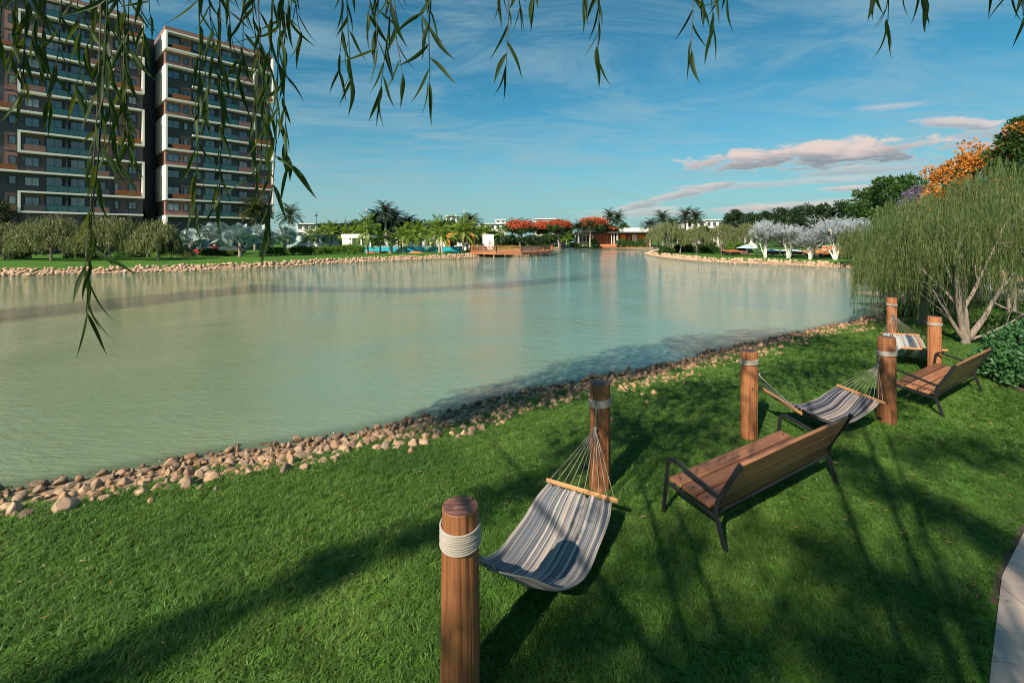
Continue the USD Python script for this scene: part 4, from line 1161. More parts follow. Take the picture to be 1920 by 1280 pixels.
# slender masts behind the palms
for x, y0, d, lab in ((593, 396, 110, 'thin mast left of the white canopy'), (648, 408, 130, 'short thin mast above the white canopy'), (687, 382, 105, 'tall thin mast beside the tall bright palm'), (824, 386, 130, 'thin pale mast above the tall palm left of the portal'), (870, 390, 125, 'lattice mast with a head, right of the orange portal'), (787, 401, 140, 'short thin mast right of the tallest dark palm')):
    m_ = thing('mast', lab, 'mast', (X(x, d), d, BANK))
    h_ = Zp(y0, d) - BANK
    MB().tube([(0, 0, -0.3), (0, 0, h_ * 0.6), (0, 0, h_)], [0.11, 0.08, 0.04], 6).build('pole', 'galvanised', m_)
    MB().box((-0.25, -0.1, h_ * 0.86), (0.25, 0.1, h_ * 0.9 if x != 870 else h_ * 0.97)).build('head', 'galvanised', m_)

# red flowering trees
def red_parts(c, d, rng):
    top = (c[:, 2] > np.quantile(c[:, 2], 0.42)) & (rng.uniform(size=len(c)) < 0.93)
    return [('blossom', 'leaf_red', top), ('foliage', 'leaf_green', ~top)]


def gold_parts(c, d, rng):
    top = rng.uniform(size=len(c)) < 0.80
    return [('blossom', 'leaf_gold', top), ('foliage', 'leaf_green', ~top)]


for k, (x, b, top, w, lab) in enumerate([(975, 463, 412, 66, 'red flowering tree with a flat crown, left of two behind the deck'), (1018, 461.5, 414, 62, 'red flowering tree between its two neighbours behind the deck'), (1048, 462, 411, 56, 'red flowering tree with a flat crown, right of the white terrace house'), (1112, 461, 406, 66, 'orange red flowering tree left of the slim palm pair'), (1142, 460.5, 420, 34, 'small red flowering tree before the timber pavilion')]):
    p = bearing(x, b)
    round_tree(lab, (p[0], p[1], BANK), Zp(top, p[1]) - BANK, w / FPX * p[1], 130 + k, name='flame_tree', nc=75, per=80, L=0.5, W=0.34, low=0.42, flat=0.5, trunk='bark_pale', parts=red_parts)
for k, (x, b, top, w, lab) in enumerate([(1000, 466, 440, 46, 'dark green tree under the red trees at the deck'), (960, 465, 440, 40, 'dark tree behind the left end of the deck'), (925, 463, 432, 44, 'dark green tree behind the white screen'), (890, 465, 438, 30, 'dark tree left of the white screen'), (1030, 463, 438, 30, 'small tree before the low white building'),
                                         (1062, 462, 432, 30, 'green tree beside the turquoise panel'), (700, 462, 408, 70, 'broad green tree behind the tall bright palm'), (770, 462, 412, 60, 'green tree in the dark palms above the turquoise wall'), (802, 462, 412, 56, 'green tree right of the dark palms'), (640, 463, 418, 50, 'green tree behind the white canopy'), (850, 463, 412, 50, 'green tree above the orange portal'), (600, 464, 436, 50, 'dark green tree behind the leftmost bright palms'), (1170, 459, 418, 24, 'small pale green tree above the timber pavilion'), (622, 463, 420, 44, 'green tree behind the palms left of the white canopy'), (672, 462, 412, 50, 'green tree behind the right end of the white canopy'), (735, 462, 410, 60, 'broad green tree under the tallest dark palm'), (828, 462, 412, 46, 'green tree behind the tall palm left of the portal'), (872, 462, 411, 44, 'green tree behind the tall palm right of the portal'), (906, 462, 424, 40, 'green tree behind the white screen palm')]):
    p = bearing(x, b)
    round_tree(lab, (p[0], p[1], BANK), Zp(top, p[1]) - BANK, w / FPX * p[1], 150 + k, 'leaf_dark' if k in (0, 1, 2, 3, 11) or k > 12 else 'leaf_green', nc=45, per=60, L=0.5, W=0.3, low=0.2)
for k, (x, b, w, h, lab) in enumerate([(1003, 464, 18, 22, 'bright round shrub right of the deck trees'), (1020, 463, 20, 12, 'low shrub at the water behind the deck'), (1112, 462.5, 20, 14, 'round shrub before the timber slats'), (1165, 462, 22, 14, 'shrub before the pavilion, left of three'), (1183, 462, 22, 12, 'shrub before the pavilion, middle of three'), (1203, 462, 22, 15, 'shrub before the pavilion, right of three'), (1078, 462.5, 26, 8, 'low shrub left of the timber pavilion'), (933, 464, 14, 14, 'small bright shrub right of the white screen'), (960, 462, 60, 10, 'long dark shrub bed behind the deck')]):
    p = bearing(x, b)
    bush(lab, (p[0], p[1], BANK - 0.02), w / FPX * p[1], 3.0, h / FPX * p[1], 170 + k, 'leaf_green', per=50, L=0.4, W=0.25, dens=2.0)

# ------------------------------------------------------------------ right peninsula
for k, (x, b, top, w, lab) in enumerate([(1238, 473, 418, 52, 'wispy olive tree at the tip of the peninsula, left of the others'), (1256, 474, 415, 50, 'wispy olive tree with several stems near the peninsula tip'), (1275, 474, 430, 36, 'thin olive tree right of the peninsula tip'), (1306, 476, 421, 44, 'olive tree on the peninsula with a bare pale trunk'), (1354, 478, 419, 56, 'olive tree with an open crown, second before the silver trees'), (1400, 476, 417, 46, 'olive tree left of the first silver tree, half behind it')]):
    feather_tree(lab, at(x, b), hgt(x, b, top), wide(w, b), 200 + k, 'leaf_olive', n=200, multi=k in (0, 1, 4), L=0.30, W=0.07, name='olive_tree', th=0.25, low=0.3)
SIL = 'silver leaved trees on the peninsula lawn'
for k, (x, b, top, w, lab) in enumerate([(1435, 483, 412, 50, 'silver tree with a straight white trunk, leftmost of its row'), (1478, 484, 420, 48, 'silver tree second from the left, with grey green lower leaves'), (1519, 486, 430, 40, 'smallest silver tree, third of its row'), (1566, 487, 402, 82, 'widest and tallest silver tree, before the orange tent'), (1612, 486, 408, 40, 'silver tree partly hidden by the weeping willows')]):
    rng = np.random.default_rng(220 + k)
    loc, H, Wd = at(x, b), hgt(x, b, top), wide(w, b)
    t = thing('silver_tree', lab, 'tree', loc, 0, 1, SIL)
    mb, tips = limbs(rng, H, H * 0.2, 0.14, 6, Wd * 0.33, 4, 0.3, multi=True, up=0.5)
    mb.tube([(0, 0, -0.2), (0, 0, 0.5), (0.03, 0, 1.1)], [0.25, 0.19, 0.14], 10)
    mb.build('trunk', 'bark_white', t, smooth=True)
    nt = 700
    src = np.array([q[0] for q in tips]); sd = np.array([q[1] for q in tips])
    i = rng.integers(0, len(src), nt)
    c = src[i] + rng.normal(size=(nt, 3)) * Wd * 0.06
    c[:, 2] += rng.uniform(-0.02, 0.10, nt) * H
    q = norm(rng.normal(size=(nt // 2, 3))) * (rng.uniform(0.25, 1, nt // 2) ** 0.5 * (0.75 + 0.5 * meshkit.fbm(norm(rng.normal(size=(nt // 2, 3))) * 2, 2, k)))[:, None]
    c[: nt // 2] = q * [Wd * 0.46, Wd * 0.46, H * 0.30] + [0, 0, H * 0.66]
    hi = c[:, 2] > H * (0.62 if k != 1 else 0.74) + rng.normal(size=nt) * 0.45
    for part, look, sel in (('silver_foliage', 'leaf_silver', hi), ('green_foliage', 'leaf_grey_green', ~hi)):
        cc = c[sel]
        n_ = 16
        kk = np.repeat(np.arange(len(cc)), n_)
        u = norm(norm(cc - [0, 0, H * 0.35]) + rng.normal(size=cc.shape) * 0.25)
        s_ = rng.uniform(0, 0.75, len(kk))
        B = cc[kk] + u[kk] * s_[:, None]
        obj(part, diamonds(B, u[kk] + rng.normal(size=B.shape) * 0.55, rng.uniform(0.14, 0.28, len(kk)), 0.045, rng), look, t)
    settle(t, H)
for k, (x, b, top, w, lab) in enumerate([(1378, 462, 393, 44, 'dark dome shaped tree at the left end of the dark tree row'), (1412, 463, 401, 46, 'low dark tree second in the row behind the silver trees'), (1438, 463, 397, 40, 'dark tree behind the first silver tree'), (1472, 464, 392, 52, 'broad dark tree behind the second silver tree'), (1510, 466, 387, 50, 'dark tree behind the small silver tree'),
                                         (1545, 466, 386, 56, 'dark tree behind the tallest silver tree, left part of its backdrop'), (1580, 468, 380, 60, 'dark tree behind the tallest silver tree, right part of its backdrop'), (1622, 470, 378, 70, 'dark tree left of the big rising dark tree'), (1680, 478, 328, 110, 'big dark green tree rising left of the violet tree'), (1640, 474, 352, 70, 'dark green tree shouldering the big one from the left')]):
    p = bearing(x, b)
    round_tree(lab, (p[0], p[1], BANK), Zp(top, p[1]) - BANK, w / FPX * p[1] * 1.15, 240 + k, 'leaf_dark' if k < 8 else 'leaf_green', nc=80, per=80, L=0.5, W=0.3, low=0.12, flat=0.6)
for k, (x, b, top, w, lab) in enumerate([(1336, 463, 424, 30, 'green tree before the white house of the peninsula, left of the dark dome'), (1300, 462.5, 428, 36, 'green tree low before the white house, under the tallest date palm'), (1394, 462, 404, 44, 'dark tree between the dark dome and its right neighbour'), (1455, 463, 396, 44, 'dark tree between the first two silver trees in the backdrop'),
                                         (1492, 464, 390, 50, 'dark tree between the second and third silver trees in the backdrop'), (1528, 465, 386, 50, 'dark tree right of the third silver tree in the backdrop'), (1562, 466, 382, 54, 'dark tree high behind the crown of the tallest silver tree'), (1602, 468, 377, 60, 'dark tree behind the hidden silver tree'), (1425, 462.5, 399, 40, 'low dark tree above the left silver tree')]):
    p = bearing(x, b)
    round_tree(lab, (p[0], p[1] + 6, BANK), Zp(top, p[1] + 6) - BANK, w / FPX * p[1] * 1.3, 270 + k, 'leaf_dark' if k > 1 else 'leaf_green', nc=60, per=80, L=0.55, W=0.34, low=0.05, flat=0.6)
for k, (x, b, w, h, lab) in enumerate([(1285, 473, 40, 24, 'green shrub between the olive trees of the peninsula'), (1325, 474, 44, 24, 'bright bushy shrub between two olive trees of the peninsula'), (1378, 474, 56, 30, 'yellow green shrub left of the silver trees'), (1250, 474, 30, 12, 'low grey shrub at the peninsula tip')]):
    p = bearing(x, b)
    bush(lab, (p[0], p[1], BANK - 0.02), w / FPX * p[1], 3.0, h / FPX * p[1], 260 + k, 'leaf_green' if k != 2 else 'leaf_hedge', per=60, L=0.28, W=0.15, dens=5)


def cabana(label, x0, x1, b, top, look, d):
    c = thing('cabana', label, 'cabana')
    a0, a1, dep = X(x0, d), X(x1, d), 3.0
    zt, zb = Zp(top, d), 0.85
    zm = zb + (zt - zb) * 0.62
    for xx in (a0 + 0.1, a1 - 0.1):
        for yy in (d, d + dep):
            MB().box((xx - 0.06, yy - 0.06, zb - 0.1), (xx + 0.06, yy + 0.06, zm)).build('post', 'dark_cladding', c)
    v = np.array([(a0, d - 0.2, zm), (a1, d - 0.2, zm), (a1, d + dep + 0.2, zm), (a0, d + dep + 0.2, zm), ((a0 * 0.65 + a1 * 0.35), d + dep / 2, zt), ((a0 * 0.35 + a1 * 0.65), d + dep / 2, zt)])
    obj('canopy', (v, np.array([[0, 1, 5], [0, 5, 4], [1, 2, 5], [2, 3, 4], [2, 4, 5], [3, 0, 4], [0, 2, 1], [0, 3, 2]])), look, c)
    MB().box((a0 + 0.3, d + 0.6, zb), (a1 - 0.3, d + dep - 0.4, zb + 0.5)).build('daybed', 'brown_cladding', c)
    MB().box((a0 + 0.2, d + dep - 0.1, zb), (a1 - 0.2, d + dep - 0.02, zm)).build('back_screen', 'dark_void', c)


cabana('pale orange roofed cabana left of the first silver tree', 1368, 1396, 478, 469, 'terracotta', 66)
cabana('pale blue pitched cabana behind the first silver tree', 1400, 1420, 478, 459, 'sky_blue_canvas', 66)
cabana('white cabana between the first two silver trees', 1448, 1470, 480, 467, 'sky_blue_canvas', 64)
cabana('white cabana right of the second silver tree', 1484, 1506, 480, 467, 'sky_blue_canvas', 64)
cabana('brown cabana behind the smallest silver tree', 1506, 1540, 481, 470, 'terracotta', 64)
tn = thing('orange_tent', 'orange gabled tent with a white roof edge behind the tallest silver tree', 'tent')
dt = 60
for (a, b, apex, yb, look) in ((1544, 1572, 1560, 469, 'orange_paint'), (1570, 1602, 1582, 463, 'terracotta')):
    z0_, z1_ = Zp(484, dt), Zp(yb, dt)
    v = np.array([(X(a, dt), dt, z0_ + 0.55), (X(b, dt), dt, z0_ + 0.55), (X(apex, dt), dt, z1_), (X(a, dt), dt + 4, z0_ + 0.55), (X(b, dt), dt + 4, z0_ + 0.55), (X(apex, dt), dt + 4, z1_), ])
    obj('gable', (v, np.array([[0, 1, 2], [3, 5, 4], [0, 2, 5], [0, 5, 3], [1, 4, 5], [1, 5, 2], [0, 3, 4], [0, 4, 1]])), look, tn)
    MB().box((X(a, dt) + 0.2, dt + 0.3, 0.8), (X(b, dt) - 0.2, dt + 3.7, z0_ + 0.549)).build('dark_interior', 'dark_void', tn)
    MB().obox(((X(apex, dt) + X(b, dt)) / 2, dt + 2, (z1_ + z0_ + 0.55) / 2 + 0.06), ((X(b, dt) - X(apex, dt)) / 2, 0, -(z1_ - z0_ - 0.55) / 2), (0, 2.15, 0), (0.01, 0, 0.03)).build('roof_sheet', 'canvas', tn)
    for xx in (a, b):
        MB().box((X(xx, dt) - 0.05, dt - 0.05, 0.8), (X(xx, dt) + 0.05, dt + 0.05, z0_ + 0.56)).build('tent_pole', 'bark_dark', tn)

# cars and kerb behind the blue fan palms
for x, look, lab in ((388, 'car_red', 'red parked car half hidden by the blue fan palms'), (430, 'dark_cladding', 'long dark parked car behind the blue fan palms')):
    d = 69
    c = thing('parked_car', lab, 'car', (X(x, d), d, BANK), 0.15)
    body = np.array([(-2.1, 0.35), (-2.1, 0.75), (-1.3, 0.9), (-0.7, 1.4), (0.9, 1.4), (1.6, 0.92), (2.1, 0.8), (2.1, 0.35)])
    m = trimesh.creation.extrude_polygon(Polygon(body), 1.7, engine='earcut')
    v = np.array(m.vertices)[:, [0, 2, 1]]; v[:, 1] -= 0.85
    obj('body', (v, np.array(m.faces)[:, ::-1]), look, c)
    MB().box((-1.1, -0.87, 0.95), (0.0, -0.852, 1.3)).build('side_window', 'window_glass', c)
    MB().box((0.1, -0.87, 0.95), (1.1, -0.852, 1.3)).build('side_window', 'window_glass', c)
    for wx_ in (-1.3, 1.3):
        for wy_ in (-0.8, 0.8):
            v, f = tube([(wx_, wy_ - 0.1, 0.33), (wx_, wy_ + 0.1, 0.33)], 0.33, 14)
            obj('wheel', (v, f), 'dark_void', c, smooth=40)
# low timber jetty behind the weeping willow
jt = thing('boardwalk', 'weathered timber boardwalk behind the weeping willow trunk', 'boardwalk')
for k in range(34):
    x0 = 16.9 + k * 0.34
    MB().box((x0, 20.2 + (x0 - 16.9) * 0.10, 0.62), (x0 + 0.325, 22.2 + (x0 - 16.9) * 0.10, 0.68)).build('plank', 'grey_wood', jt)
for k in range(9):
    x0 = 17.0 + k * 1.4
    MB().box((x0, 20.22 + (x0 - 16.9) * 0.1, -0.3), (x0 + 0.12, 20.34 + (x0 - 16.9) * 0.1, 0.62)).build('support', 'grey_wood', jt)
MB().obox((22.7, 20.70, 0.52), (5.8, 0.58, 0), (-0.005, 0.05, 0), (0, 0, 0.095)).build('side_beam', 'grey_wood', jt)


# ------------------------------------------------------------------ posts, hammocks, benches, path
def make_post(x, y, h, r0, r1, seed, label, bind_z, turns, knots=3):
    rng = np.random.default_rng(seed)
    z0 = gz(x, y)
    t = thing('hammock_post', label, 'post', (x, y, z0), group='timber posts that carry the hammocks')
    n, zs = 128, np.concatenate([[-0.25, 0.0], np.linspace(0.06, h - 0.03, 30), [h - 0.005, h]])
    checks = [(rng.integers(0, n), rng.uniform(-0.2, 0.7) * h, rng.uniform(0.25, 0.9) * h, rng.uniform(0.004, 0.009)) for _ in range(11)]
    a = np.linspace(0, 2 * PI, n, endpoint=False)
    V = []
    flute = meshkit.fbm(np.stack([np.cos(a) * 9, np.sin(a) * 9, 0 * a + seed], -1), 3, seed) - 0.5
    for z in zs:
        r = r0 + (r1 - r0) * np.clip(z / h, 0, 1)
        wob = (meshkit.fbm(np.stack([np.cos(a) * 1.5, np.sin(a) * 1.5, 0 * a + z * 1.3 + seed], -1), 2, 3) - 0.5) * 0.010
        rr = r + wob + flute * 0.009
        for ci, c0, cl, cd in checks:      # drying cracks along the grain
            rr[ci] -= cd * float(sm(z, c0, c0 + 0.1) * sm(z, c0 + cl, c0 + cl - 0.1))
        if z > h - 0.002:
            rr = rr - 0.005
        V.append(np.stack([rr * np.cos(a), rr * np.sin(a), np.full(n, z)], -1))
    V = np.array(V).reshape(-1, 3)
    i = np.arange(n); j = (i + 1) % n
    F = np.vstack([np.stack([k * n + i, k * n + j, (k + 1) * n + j, (k + 1) * n + i], 1) for k in range(len(zs) - 1)])
    obj('shaft', (V, F), 'post_wood', t, smooth=28)
    top = V[-n:] + [0, 0, 0.0]
    inner = top * [0.5, 0.5, 1] + [0, 0, 0.002]
    v2 = np.vstack([top, inner, [[0, 0, h + 0.002]]])
    f2 = np.vstack([np.stack([i, j, n + j], 1), np.stack([i, n + j, n + i], 1), np.stack([n + i, n + j, np.full(n, 2 * n)], 1)])
    obj('end_grain', (v2, f2), 'post_end', t, smooth=True)
    rr = r0 + (r1 - r0) * bind_z / h + 0.008
    s = np.linspace(0, turns * 2 * PI, turns * 26)
    pitch = 0.0142
    sl = 0.010
    pts = np.stack([(rr + 0.0015 * np.sin(s * 0.37)) * np.cos(s), (rr + 0.0015 * np.sin(s * 0.37)) * np.sin(s), bind_z - turns * pitch / 2 + s / (2 * PI) * pitch + sl * np.cos(s + seed)], -1)
    MB().tube(pts, 0.0072, 7).build('rope_binding', 'rope', t, smooth=True)
    for q in range(knots):       # small dark knots in the wood
        aa, zz = rng.uniform(-2.6, -0.5), rng.uniform(0.15, 0.75) * h
        r = r0 + (r1 - r0) * zz / h + 0.0035
        m = trimesh.creation.icosphere(1, 1.0)
        v = np.array(m.vertices) * [0.010, 0.004, 0.014]
        c, s_ = math.cos(aa - PI / 2), math.sin(aa - PI / 2)
        v = v @ np.array([[c, s_, 0], [-s_, c, 0], [0, 0, 1]]) + [r * math.cos(aa), r * math.sin(aa), zz]
        obj('wood_knot', (v, np.array(m.faces)), 'dark_void', t, smooth=True)
    return z0


POSTS = [(-0.32, 2.77, 1.20, 0.122, 0.111, 11, 'nearest tall post, its striped end grain seen from above', 1.035, 9),
         (1.00, 5.09, 1.21, 0.118, 0.112, 12, 'post behind the nearest hammock, its bar and cords in front of it', 1.00, 6),
         (3.36, 6.35, 1.235, 0.110, 0.108, 13, 'knotty post at the left end of the hammock behind the near bench', 1.085, 5),
         (5.77, 6.90, 1.31, 0.118, 0.112, 14, 'knotty post at the right end of the hammock behind the near bench', 1.06, 5),
         (8.36, 8.86, 1.27, 0.108, 0.106, 15, 'post standing behind the seat of the far bench', 1.12, 4),
         (9.62, 11.35, 1.35, 0.106, 0.104, 16, 'most distant post, sunlit bright orange, before the hanging willow', 1.17, 4)]
PZ = [make_post(*p, knots=(0, 1, 2, 3, 2, 0)[k]) for k, p in enumerate(POSTS)]


def world_post(k, z):
    return np.array([POSTS[k][0], POSTS[k][1], PZ[k] + z])


def catm(ts, pts, t):
    from scipy.interpolate import PchipInterpolator
    return PchipInterpolator(ts, pts, axis=0)(t)


def hammock(label, ka, kb, stations, cloth, seed, bars, knots, cords=11):
    """stations: (s along the line of the posts in metres, side offset, height above lawn, half-width) from one bar to the other."""
    rng = np.random.default_rng(seed)
    pa, pb = world_post(ka, 0), world_post(kb, 0)
    ax = pb - pa; ax[2] = 0
    span = np.linalg.norm(ax); ax = ax / span
    side = np.array([ax[1], -ax[0], 0])
    mid = (pa + pb) / 2
    t = thing('hammock', label, 'hammock', tuple(mid), group='striped hammocks slung between timber posts')
    st = np.array(stations, float)
    zb = (pa[2] + pb[2]) / 2

    def P(s, o, z):
        return pa + ax * s + side * o + np.array([0, 0, zb - pa[2] + z]) - mid

    nl, nw = 72, 110
    tl = np.linspace(0, 1, nl)
    arc = np.concatenate([[0], np.cumsum(np.linalg.norm(np.diff(st[:, [0, 2]], axis=0), axis=1))]); arc /= arc[-1]
    S = catm(arc, st, tl)
    w = np.linspace(-1, 1, nw)
    ph = rng.uniform(0, 6, 8); fr = rng.uniform(6, 34, 8); am = rng.uniform(0.3, 1, 8)
    fold = sum(a * np.sin(w * f + p) for a, f, p in zip(am, fr, ph)) / 3.0
    V = np.zeros((nl, nw, 3))
    for k in range(nl):
        s, o, z, hw = S[k]
        e = min(tl[k], 1 - tl[k])
        amp = 0.011 + 0.016 * math.exp(-e * 8) + 0.005 * math.sin(tl[k] * 9 + seed)
        drift = 0.22 * np.sin(tl[k] * 5 + w * 3 + seed)
        f2 = sum(a * np.sin((w + drift * 0.2) * f + p + tl[k] * 1.2) for a, f, p in zip(am, fr, ph)) / 3.0
        dip = -(0.055 * (1 - w ** 2)) * sm(e, 0, 0.25)
        rim = 0.018 * sm(np.abs(w), 0.86, 1.0) * sm(e, 0, 0.2)
        V[k] = P(s, o, z) + side[None] * (w * hw * (1 + 0.012 * np.sin(tl[k] * 23)))[:, None] + np.stack([0 * w, 0 * w, f2 * amp + dip + rim], -1)
    du, dv = np.gradient(V, axis=0), np.gradient(V, axis=1)
    nrm = norm(np.cross(du, dv)); nrm *= np.sign(nrm[..., 2:3] + 1e-9)
    top, bot = V + nrm * 0.002, V - nrm * 0.002
    vv = np.vstack([top.reshape(-1, 3), bot.reshape(-1, 3)])
    i = np.arange(nl * nw).reshape(nl, nw)
    q = np.stack([i[:-1, :-1].ravel(), i[1:, :-1].ravel(), i[1:, 1:].ravel(), i[:-1, 1:].ravel()], 1)
    N = nl * nw
    if np.cross(V[1, 0] - V[0, 0], V[0, 1] - V[0, 0])[2] < 0:
        q = q[:, ::-1]
    edge = []
    for loop in (i[:, 0], i[:, -1][::-1], i[0, :][::-1], i[-1, :]):
        edge += [[a, b, b + N, a + N] for a, b in zip(loop[:-1], loop[1:])]
    ff = np.vstack([q, q[:, ::-1] + N, np.array(edge)])
    uv = np.stack([np.broadcast_to((w + 1) / 2, (nl, nw)), np.broadcast_to(tl[:, None], (nl, nw))], -1).reshape(-1, 2)
    obj('fabric_bed', (vv, ff), cloth, t, smooth=True, uv=np.vstack([uv, uv]))
    hem = MB()
    for c in (0, -1):
        hem.tube(V[:, c], 0.006, 6)
    hem.build('hem_cord', 'rope', t, smooth=True)
    for end, (k, kz, kx) in enumerate(((ka, *knots[0]), (kb, *knots[1]))):
        if kz is None:
            continue
        row = V[0] if end == 0 else V[-1]
        s, o, z, hw = S[0] if end == 0 else S[-1]
        out = -1 if end == 0 else 1
        pc = world_post(k, 0) - mid
        r = POSTS[k][4]
        toward = ax * (-out)
        knot = pc + toward * (r + kx) + np.array([0, 0, kz])
        bind = pc + toward * (r + 0.012) + np.array([0, 0, POSTS[k][7] - 0.03])
        MB().tube([bind, bind * 0.5 + knot * 0.5 + toward * 0.008, knot], 0.006, 7).build('hanging_rope', 'rope', t, smooth=True)
        kv, kf = lathe([(0.001, -0.034), (0.013, -0.030), (0.016, -0.016), (0.020, -0.004), (0.024, 0.008), (0.018, 0.022), (0.008, 0.03), (0.001, 0.032)], 12)
        kv = kv * (1 + 0.12 * np.sin(np.arange(len(kv)) * 2.3))[:, None]
        obj('rope_knot', (kv + knot, kf), 'rope', t, smooth=True)
        if bars[end]:
            bl = hw + 0.045
            bc = P(s + out * 0.055, o, z + 0.004)
            tilt = bars[end] if bars[end] is not True else 0.0
            bx = norm(side + np.array([0, 0, tilt]))
            bz = norm(np.cross(bx, ax))
            # built along its own x so that the grain follows it
            g = UsdGeom.Mesh(MB().obox((0, 0, 0), (bl, 0, 0), (0, 0.0115, 0), (0, 0, 0.021), 0.006).build('spreader_bar', 'bar_wood', t))
            by = np.cross(bz, bx)
            g.AddTransformOp().Set(Gf.Matrix4d(*bx, 0, *by, 0, *bz, 0, *bc, 1))
            for q in range(cords):
                f = -1 + 2 * q / (cords - 1)
                b = bc + bx * (f * (bl - 0.03))
                c = knot * 0.5 + b * 0.5 + np.array([0, 0, -0.012 * (1 - abs(f))])
                MB().tube([knot + rng.normal(size=3) * 0.004, c, b], 0.0028, 5).build('cord', 'rope', t, smooth=True)
                e = row[int((f * 0.94 + 1) / 2 * (nw - 1))]
                MB().tube([b, (b + e) / 2, e], 0.0028, 5, ).build('cord', 'rope', t, smooth=True)
        else:
            for q in range(7):
                f = -1 + 2 * q / 6
                e = row[int((f * 0.9 + 1) / 2 * (nw - 1))]
                MB().tube([knot, (knot + e) / 2, e], 0.003, 5).build('cord', 'rope', t, smooth=True)
            ring = [knot + np.array([0, 0, -0.01]) + 0.032 * (np.cos(q) * norm(ax + [0, 0, -0.6]) + np.sin(q) * side) for q in np.linspace(0, 2 * PI, 18)]
            MB().tube(ring, 0.0045, 6).build('steel_ring', 'black_steel', t, smooth=True)
    return t


hammock('grey striped hammock nearest the camera, hung low behind the tallest post', 0, 1,
        [(0.24, 0.00, 0.69, 0.13), (0.50, 0.02, 0.49, 0.22), (0.82, 0.03, 0.25, 0.325), (1.15, 0.02, 0.145, 0.37), (1.50, 0.02, 0.185, 0.375), (1.80, 0.02, 0.27, 0.36), (1.95, 0.02, 0.315, 0.335)],
        'cloth_grey', 3, (False, 0.0001), ((0.84, 0.03), (0.74, 0.05)), cords=10)
hammock('navy striped hammock with two bars behind the near bench', 2, 3,
        [(0.58, 0.0, 0.49, 0.33), (0.70, 0, 0.41, 0.345), (0.95, 0, 0.29, 0.36), (1.25, 0, 0.225, 0.365), (1.55, 0, 0.285, 0.36), (1.78, 0, 0.40, 0.345), (1.90, 0, 0.47, 0.33)],
        'cloth_navy', 4, (-0.16, -0.03), ((0.88, 0.05), (0.88, 0.06)))
hammock('smaller looking blue and brown striped hammock farthest off, between the two last posts', 4, 5,
        [(0.62, 0.0, 0.52, 0.33), (0.76, 0, 0.42, 0.345), (1.05, 0, 0.29, 0.36), (1.35, 0, 0.24, 0.365), (1.65, 0, 0.30, 0.36), (1.98, 0, 0.46, 0.345), (2.12, 0, 0.52, 0.33)],
        'cloth_teal', 5, (0.04, 0.03), ((0.95, 0.05), (0.92, 0.05)))


def rounded(pts, r=0.04, n=5):
    """A polyline with its inner corners rounded."""
    pts = [np.asarray(p, float) for p in pts]
    out = [pts[0]]
    for a, b, c in zip(pts[:-2], pts[1:-1], pts[2:]):
        u, v = a - b, c - b
        d = min(r, np.linalg.norm(u) * 0.45, np.linalg.norm(v) * 0.45)
        p, q = b + norm(u) * d, b + norm(v) * d
        for t in np.linspace(0, 1, n):
            out.append((1 - t) ** 2 * p + 2 * t * (1 - t) * b + t * t * q)
    out.append(pts[-1])
    return np.array(out)


